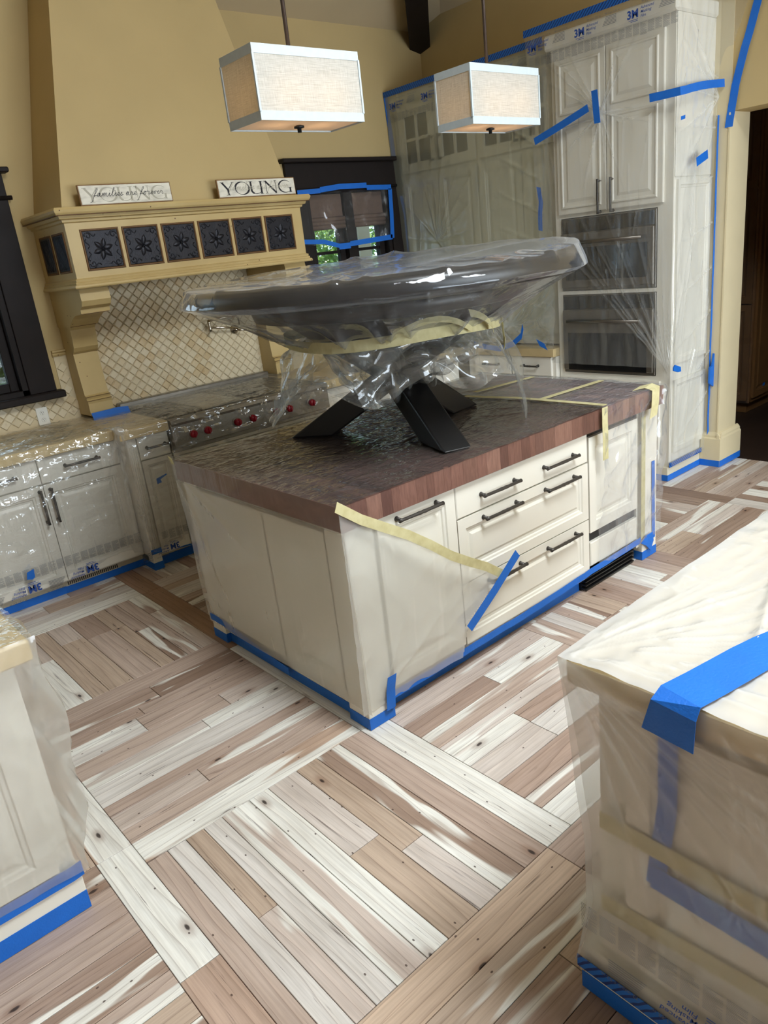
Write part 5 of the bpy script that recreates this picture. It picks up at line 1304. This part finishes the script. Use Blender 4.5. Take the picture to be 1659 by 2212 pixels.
sheet('film_sheet', gP, -PI, PI, .002, .46, 420, 80, 'film_table', fg, gD)
sheet('film_bag', gP, -PI, PI, .46, 1, 420, 80, 'film_bag', fg, gD)
# loose skirt below the tie
def hP(s, t):
    drop = .19 + .16 * np.exp(-((s - 2.45) / .45) ** 2) + .22 * np.exp(-((s + .85) / .24) ** 2) - .05 * np.exp(-((s + 1.9) / .35) ** 2) + .04 * np.sin(s * 7)
    r = .43 + .11 * t ** .7 + .07 * np.exp(-((s - 2.6) / .5) ** 2) * t - .13 * np.exp(-((s + 1.85) / .55) ** 2) * t
    return .85 + r * np.cos(s), .6 + r * np.sin(s), 1.395 - drop * t * 1.1
def hD(s, t): return .036 * crumple(s * .75, t * .4, 0.9, 91) * ss(t, 0, .3) + .012 * crumple(s * .9, t * .6, 2.2, 92) * ss(t, 0, .2)
sheet('loose_skirt', hP, -PI, PI, 0, 1, 300, 60, 'film_loose', fg, hD)
# inner crumples round the crossing of the legs
def iP(s, t): 
    r = .36 - .17 * t + .04 * np.sin(s * 3); return .85 + r * np.cos(s), .6 + r * np.sin(s), 1.40 - .26 * t - .05 * np.sin(s * 2 + 1) * t
sheet('inner_gather', iP, -PI, PI, 0, 1, 220, 50, 'film_loose', fg, lambda s, t: .035 * crumple(s * .55, t * .4, 1.1, 95) + .010 * crumple(s, t, 2.2, 96))
ring = []
for k in range(60):
    a = -PI + NT_ * k / 60; ring.append((.85 + .485 * math.cos(a), .6 + .485 * math.sin(a), 1.405 + .010 * math.sin(a * 3 + .6)))
obj('tie_tape', MB().ribbon(ring + [ring[0]], (0, 0, .046), .0008), 'masktape', fg)
lp = [(.85 + (.50 + .03 * math.sin(PI * u)) * math.cos(a), .6 + (.50 + .03 * math.sin(PI * u)) * math.sin(a), 1.405 + .065 * math.sin(PI * u)) for u in np.linspace(0, 1, 10) for a in (-2.35 + u * .75,)]
obj('tape_loop', MB().ribbon(lp, (0, 0, .024), .0008), 'masktape', fg)
lp = [(.85 + (.505 + .02 * math.sin(PI * u)) * math.cos(a), .6 + (.505 + .02 * math.sin(PI * u)) * math.sin(a), 1.47 - .085 * u ** 1.3) for u in np.linspace(0, 1, 8) for a in (-1.62 + u * .30,)]
obj('tape_loop', MB().ribbon(lp, (0, .01, .03), .0008), 'masktape', fg)
lp = [(.85 + .50 * math.cos(a), .6 + .50 * math.sin(a), 1.385 - .12 * u + .03 * math.sin(u * 9)) for u in np.linspace(0, 1, 10) for a in (-.62 - u * .35,)]
obj('tape_loop', MB().ribbon(lp, (.01, 0, .022), .0008), 'masktape', fg)

# --- near cabinets
fh = film_thing((-.3, -1.7, .5), 'milky film over the near cabinet end with cream and blue tape beneath')
def dH(s, t):
    f_ = 0 * s
    for q in range(8): f_ = np.maximum(f_, fold(s, t, (-1.19, .93), (-1.35 - q * .16, .25 + q * .05), .010, .014))
    for q in range(5): f_ = np.maximum(f_, fold(s, t, (-1.52, .90), (-1.5 - .1 * q, .3), .008, .012))
    return .002 * waves(s, t, 1.5, 101) + .001 * crumple(s, t, 4, 102) - rec(f_, .012)
def yE(z): return np.interp(z, [.115, .16, .30, .50, .614, .78, .90, .94], [-1.186, -1.198, -1.222, -1.222, -1.204, -1.188, -1.172, -1.168])
sheet('film_side', lambda s, t: (np.interp(t, [.115, .16, .30, .70, .86, .90, .94], [-.3375, -.336, -.331, -.331, -.346, -.355, -.358]), s + (yE(t) + 1.168) * np.clip((s + 2.9) / 1.732, 0, 1) ** 3, t), -2.9, -1.168, .115, .936, 200, 110, 'film_near', fh, lambda s, t: dH(s, t) * (1 - .9 * ss(s, -1.30, -1.18)))
def dHt(s, t):
    f_ = 0
    rq = np.random.RandomState(8)
    for q in range(26):
        a_ = rq.uniform(.02, 1.5); l_ = rq.uniform(.25, 1.2); o_2 = rq.uniform(0, .25); f_ = np.maximum(f_, fold(s, t, (-.34 + o_2 * math.cos(a_), -1.19 - o_2 * math.sin(a_)), (-.34 + l_ * math.cos(a_ + .05), -1.19 - l_ * math.sin(a_ + .05)), rq.uniform(.003, .010), .009, .85))
    return .0012 * crumple(s, t * 1.6, 2.2, 105) + .0006 * crumple(s, t * 2, 6, 106) + rec(f_, .010) * .7 + fold(s, t, (.6, -1.25), (-.1, -1.45), .012, .012, .3)
sheet('film_top', lambda s, t: (s, t, .9400 + 0 * s), -.356, 1.55, -2.9, -1.168, 340, 320, 'film_neartop', fh, dHt)
sheet('film_back', lambda s, t: (s, yE(t), t), -.356, 1.55, .115, .936, 60, 30, 'film_near', fh)
tape('wide_tape', [(.35, -1.62, .951), (-.10, -1.48, .951), (-.352, -1.428, .948), (-.372, -1.425, .93), (-.372, -1.415, .86)], [(.02, .085, 0), (.02, .085, 0), (.02, .085, 0), (0, .085, .01), (0, .10, .01)], 'bluetape', fh, .001)
tape('inner_tape', [(-.340, -1.40, .86), (-.322, -1.392, .66), (-.3215, -1.368, .445)], (0, .040, .004), 'bluetape', fh)
tape('inner_tape', [(-.3245, -1.36, .47), (-.3245, -1.62, .465), (-.3245, -2.0, .46)], (0, .0, .060), 'bluetape', fh)
tape('inner_tape', [(-.3255, -1.240, .545), (-.3255, -1.60, .545), (-.3255, -2.2, .545)], (0, 0, .044), 'masktape', fh)
tape('inner_tape', [(-.3235, -1.240, .312), (-.3235, -1.60, .340), (-.3235, -2.2, .39)], (0, 0, .044), 'masktape', fh)
tape('edge_tape', [(-.3405, -1.182, .100), (-.3405, -2.9, .100)], (0, 0, .036), 'printtape', fh)
fr = face_x(-.326, 0, 0)
film_print(fr, [(1.57, .190), (1.94, .190), (2.31, .190)], fh, .95, PI, .020, '72 in/po 1,82 m'); small_print(fr, 1.20, 2.4, .225, .30, fh, .019)
o_ = thing('painters_tape', (-.33, -1.6, 0), 'blue tape along the foot of the near cabinet with wide tape over its corner', 'tape')
obj('tape_strip', MB(face_x(-.3255, 0, 0)).box(1.184, 3.0, .002, .054, 0, .0012), 'bluetape', o_)
fi = film_thing((-1.3, 0, .5), 'milky film over the tan-topped cabinet with striped tape at its foot')
def fI(s, t):
    z = .145 + (.925 - .145) * t
    y = -.073 + .062 * (1 - t) ** 1.5
    flare = .028 * np.sin(PI * (1 - t)) * ss(s, -1.35, -1.06)
    xe = s + .010 * np.sin(z * 21) * ss(s, -1.2, -1.06) + flare - .022 * (1 - t) * ss(s, -1.4, -1.06)
    return xe, y - .010 * np.sin(PI * t), z
sheet('film_front', fI, -2.6, -1.063, 0, 1, 150, 90, 'film_near', fi, lambda s, t: .004 * waves(s, t, 2, 111) + .002 * crumple(s, t, 4, 112) + fold(s, t, (-1.07, .98), (-1.25, .1), .008, .015) + fold(s, t, (-1.12, .2), (-1.09, .8), .010, .015))
def fI2(s, t):
    x, y, z = fI(np.full_like(s, -1.063), t)
    return x - .01 * s, y + s * .8, z
sheet('film_return', fI2, 0, 1, 0, 1, 60, 60, 'film_near', fi, lambda s, t: .005 * crumple(s, t, 3, 113))
sheet('film_top', lambda s, t: (s, t, .9265 + 0 * s), -2.6, -1.063, -.073, .73, 130, 80, 'film_counter', fi, lambda s, t: .002 * crumple(s, t * 2, 3, 115) + .0012 * crumple(s, t, 8, 116))
tape('edge_tape', [(-2.6, -.006, .148), (-1.13, -.006, .148), (-1.100, -.006, .152)], (0, 0, .050), 'bluetape', fi)
tape('tape_patch', [(-1.262, -.078, .83), (-1.22, -.080, .80), (-1.19, -.08, .83)], (.0, .0, .08), 'masktape', fi, .004)
o_ = thing('painters_tape', (-1.3, 0, 0), 'blue tape along the foot of the tan-topped cabinet', 'tape')
obj('tape_strip', MB(face_y(0, .0025, 0)).box(-2.6, -1.106, .002, .066, 0, .0012), 'bluetape', o_)

# --- window film and its tape frame
fw = film_thing((2.7, YW - .06, 2.0), 'clear film taped in a blue frame over the dark far window')
sheet('film_sheet', lambda s, t: (s, YW - .045 + .02 * np.sin(PI * (s - 2.2) / .95), t - .03 * np.sin(PI * (s - 2.2) / .95) * (2.2 - t) / .38), 2.21, 3.145, 1.835, 2.215, 100, 60, 'film_window', fw, lambda s, t: .006 * crumple(s, t, 2.4, 121) + fold(s, t, (2.62, 1.84), (2.45, 2.1), .012, .014) + fold(s, t, (2.65, 1.84), (3.1, 2.0), .014, .014) + fold(s, t, (2.64, 1.84), (2.9, 1.95), .010, .010))
yt = YW - .052
tape('frame_tape', [(2.20, yt, 2.215), (2.42, yt, 2.222)], (0, 0, .035), 'bluetape', fw); tape('frame_tape', [(2.42, yt - .001, 2.228), (2.62, yt - .001, 2.245), (2.90, yt - .001, 2.245)], (0, 0, .04), 'bluetape', fw)
tape('frame_tape', [(2.90, yt, 2.228), (3.17, yt, 2.222)], (0, 0, .038), 'bluetape', fw); tape('frame_tape', [(3.155, yt, 2.21), (3.145, yt, 2.0), (3.13, yt, 1.82)], (.042, 0, 0), 'bluetape', fw)
tape('frame_tape', [(2.20, yt, 1.86), (2.40, yt, 1.845), (2.56, yt, 1.80)], (0, 0, .035), 'bluetape', fw); tape('frame_tape', [(2.54, yt - .001, 1.798), (2.66, yt - .001, 1.798)], (0, 0, .045), 'bluetape', fw); tape('frame_tape', [(2.66, yt, 1.81), (3.13, yt, 1.83)], (0, 0, .04), 'bluetape', fw)
fr = face_y(0, YW - .0285, 0)
scrap([(-.12, 2.13), (-.055, 2.09), (-.05, 2.05), (-.12, 2.05)], fr, 'blue tape scrap high on the left window casing'); scrap([(-.12, 2.04), (-.06, 2.0), (-.075, 1.97), (-.12, 1.97)], fr, 'torn blue tape scrap just under another on the left casing')
scrap([(-.12, 1.83), (-.085, 1.83), (-.08, 1.76), (-.12, 1.76)], fr, 'blue tape scrap lowest on the left window casing')
# --- pantry film
fp = film_thing((5.15, 1.4, 1.2), 'clear film over the brown cabinet in the dark room beyond')
sheet('film_sheet', lambda s, t: (5.165 + 0 * s, s, t), .86, 2.3, .11, 2.5, 70, 110, 'film_tower' if False else 'film_window', fp, lambda s, t: .012 * crumple(s, t, 1.2, 131) + fold(s, t, (.95, .95), (1.5, 1.9), .02, .015) + fold(s, t, (.9, .3), (1.5, .8), .02, .015) + fold(s, t, (.95, .5), (1.4, 1.1), .02, .015))
tape('edge_tape', [(5.45, .875, .15), (5.6, .875, .5), (5.66, .875, .9)], (.05, 0, .02), 'bluetape', fp)

# ================================================================== OUTSIDE THE WINDOWS
struct(obj('ground', MB().box(-8, 10, YW + .2, 12, -.6, -.4), 'ground'))
struct(obj('eave_sun_block', MB().box(-4.4, XW + .6, YW + .18, YW + 1.3, 2.75, 2.85), 'white_ext'))  # unseen overhang added to keep the sun off the counter
def shrub(x, y, h, r, n, seed, label, lw=.05):
    rr = random.Random(seed); root = thing('shrub', (x, y, -.4), label, 'shrub')
    m = MB()
    for q in range(6):
        a = rr.uniform(0, 2 * PI); m.tube([(x, y, -.4), (x + .3 * r * math.cos(a), y + .3 * r * math.sin(a), h * .4), (x + .8 * r * math.cos(a), y + .8 * r * math.sin(a), h * .85)], [.03, .02, .008], 6)
    s_ = obj('stems', m, 'bark', root); s_['kind'] = 'stuff'
    m = MB()
    for q in range(n):
        a = rr.uniform(0, 2 * PI); ph = rr.uniform(-1, 1); k = rr.random() ** .35
        c = Vector((x + r * k * math.cos(a) * math.sqrt(1 - ph * ph), y + r * k * math.sin(a) * math.sqrt(1 - ph * ph), h * .55 + h * .5 * k * ph))
        d = Vector((rr.uniform(-1, 1), rr.uniform(-1, 1), rr.uniform(-.9, .5))).normalized(); sd = d.cross(Vector((rr.uniform(-1, 1), rr.uniform(-1, 1), rr.uniform(-1, 1)))).normalized()
        L = lw * rr.uniform(1.2, 2.6); w = lw * rr.uniform(.35, .6)
        m.add([tuple(c), tuple(c + d * L * .5 + sd * w), tuple(c + d * L), tuple(c + d * L * .5 - sd * w)], [(0, 1, 2, 3)])
    o_ = obj('foliage', m, 'leaf', root); o_['kind'] = 'stuff'
shrub(.35, 4.75, 1.75, .85, 4200, 1, 'broad-leaved sunlit shrub outside the window left of the hood', .085)
shrub(-2.1, 5.4, 1.6, 1.0, 3800, 2, 'tall leafy shrub outside the left window, beside a broad-leaved one', .09)
shrub(3.75, 5.1, 2.3, .8, 4200, 3, 'fine-leaved shrub seen low through the far window', .05)
shrub(6.0, 6.6, 2.8, 1.2, 4200, 4, 'green bush outside the far window behind a white post', .055)
shrub(1.6, 7.4, 3.0, 1.2, 3000, 5, 'tall garden bush outside behind the hood wall', .09)
pcx = tag(obj('porch_post', MB().box(3.50, 3.66, 3.95, 4.11, -.4, 2.75, .01), 'white_ext', org=(3.6, 4.4, -.4)), 'white porch post outside the far window', 'post')
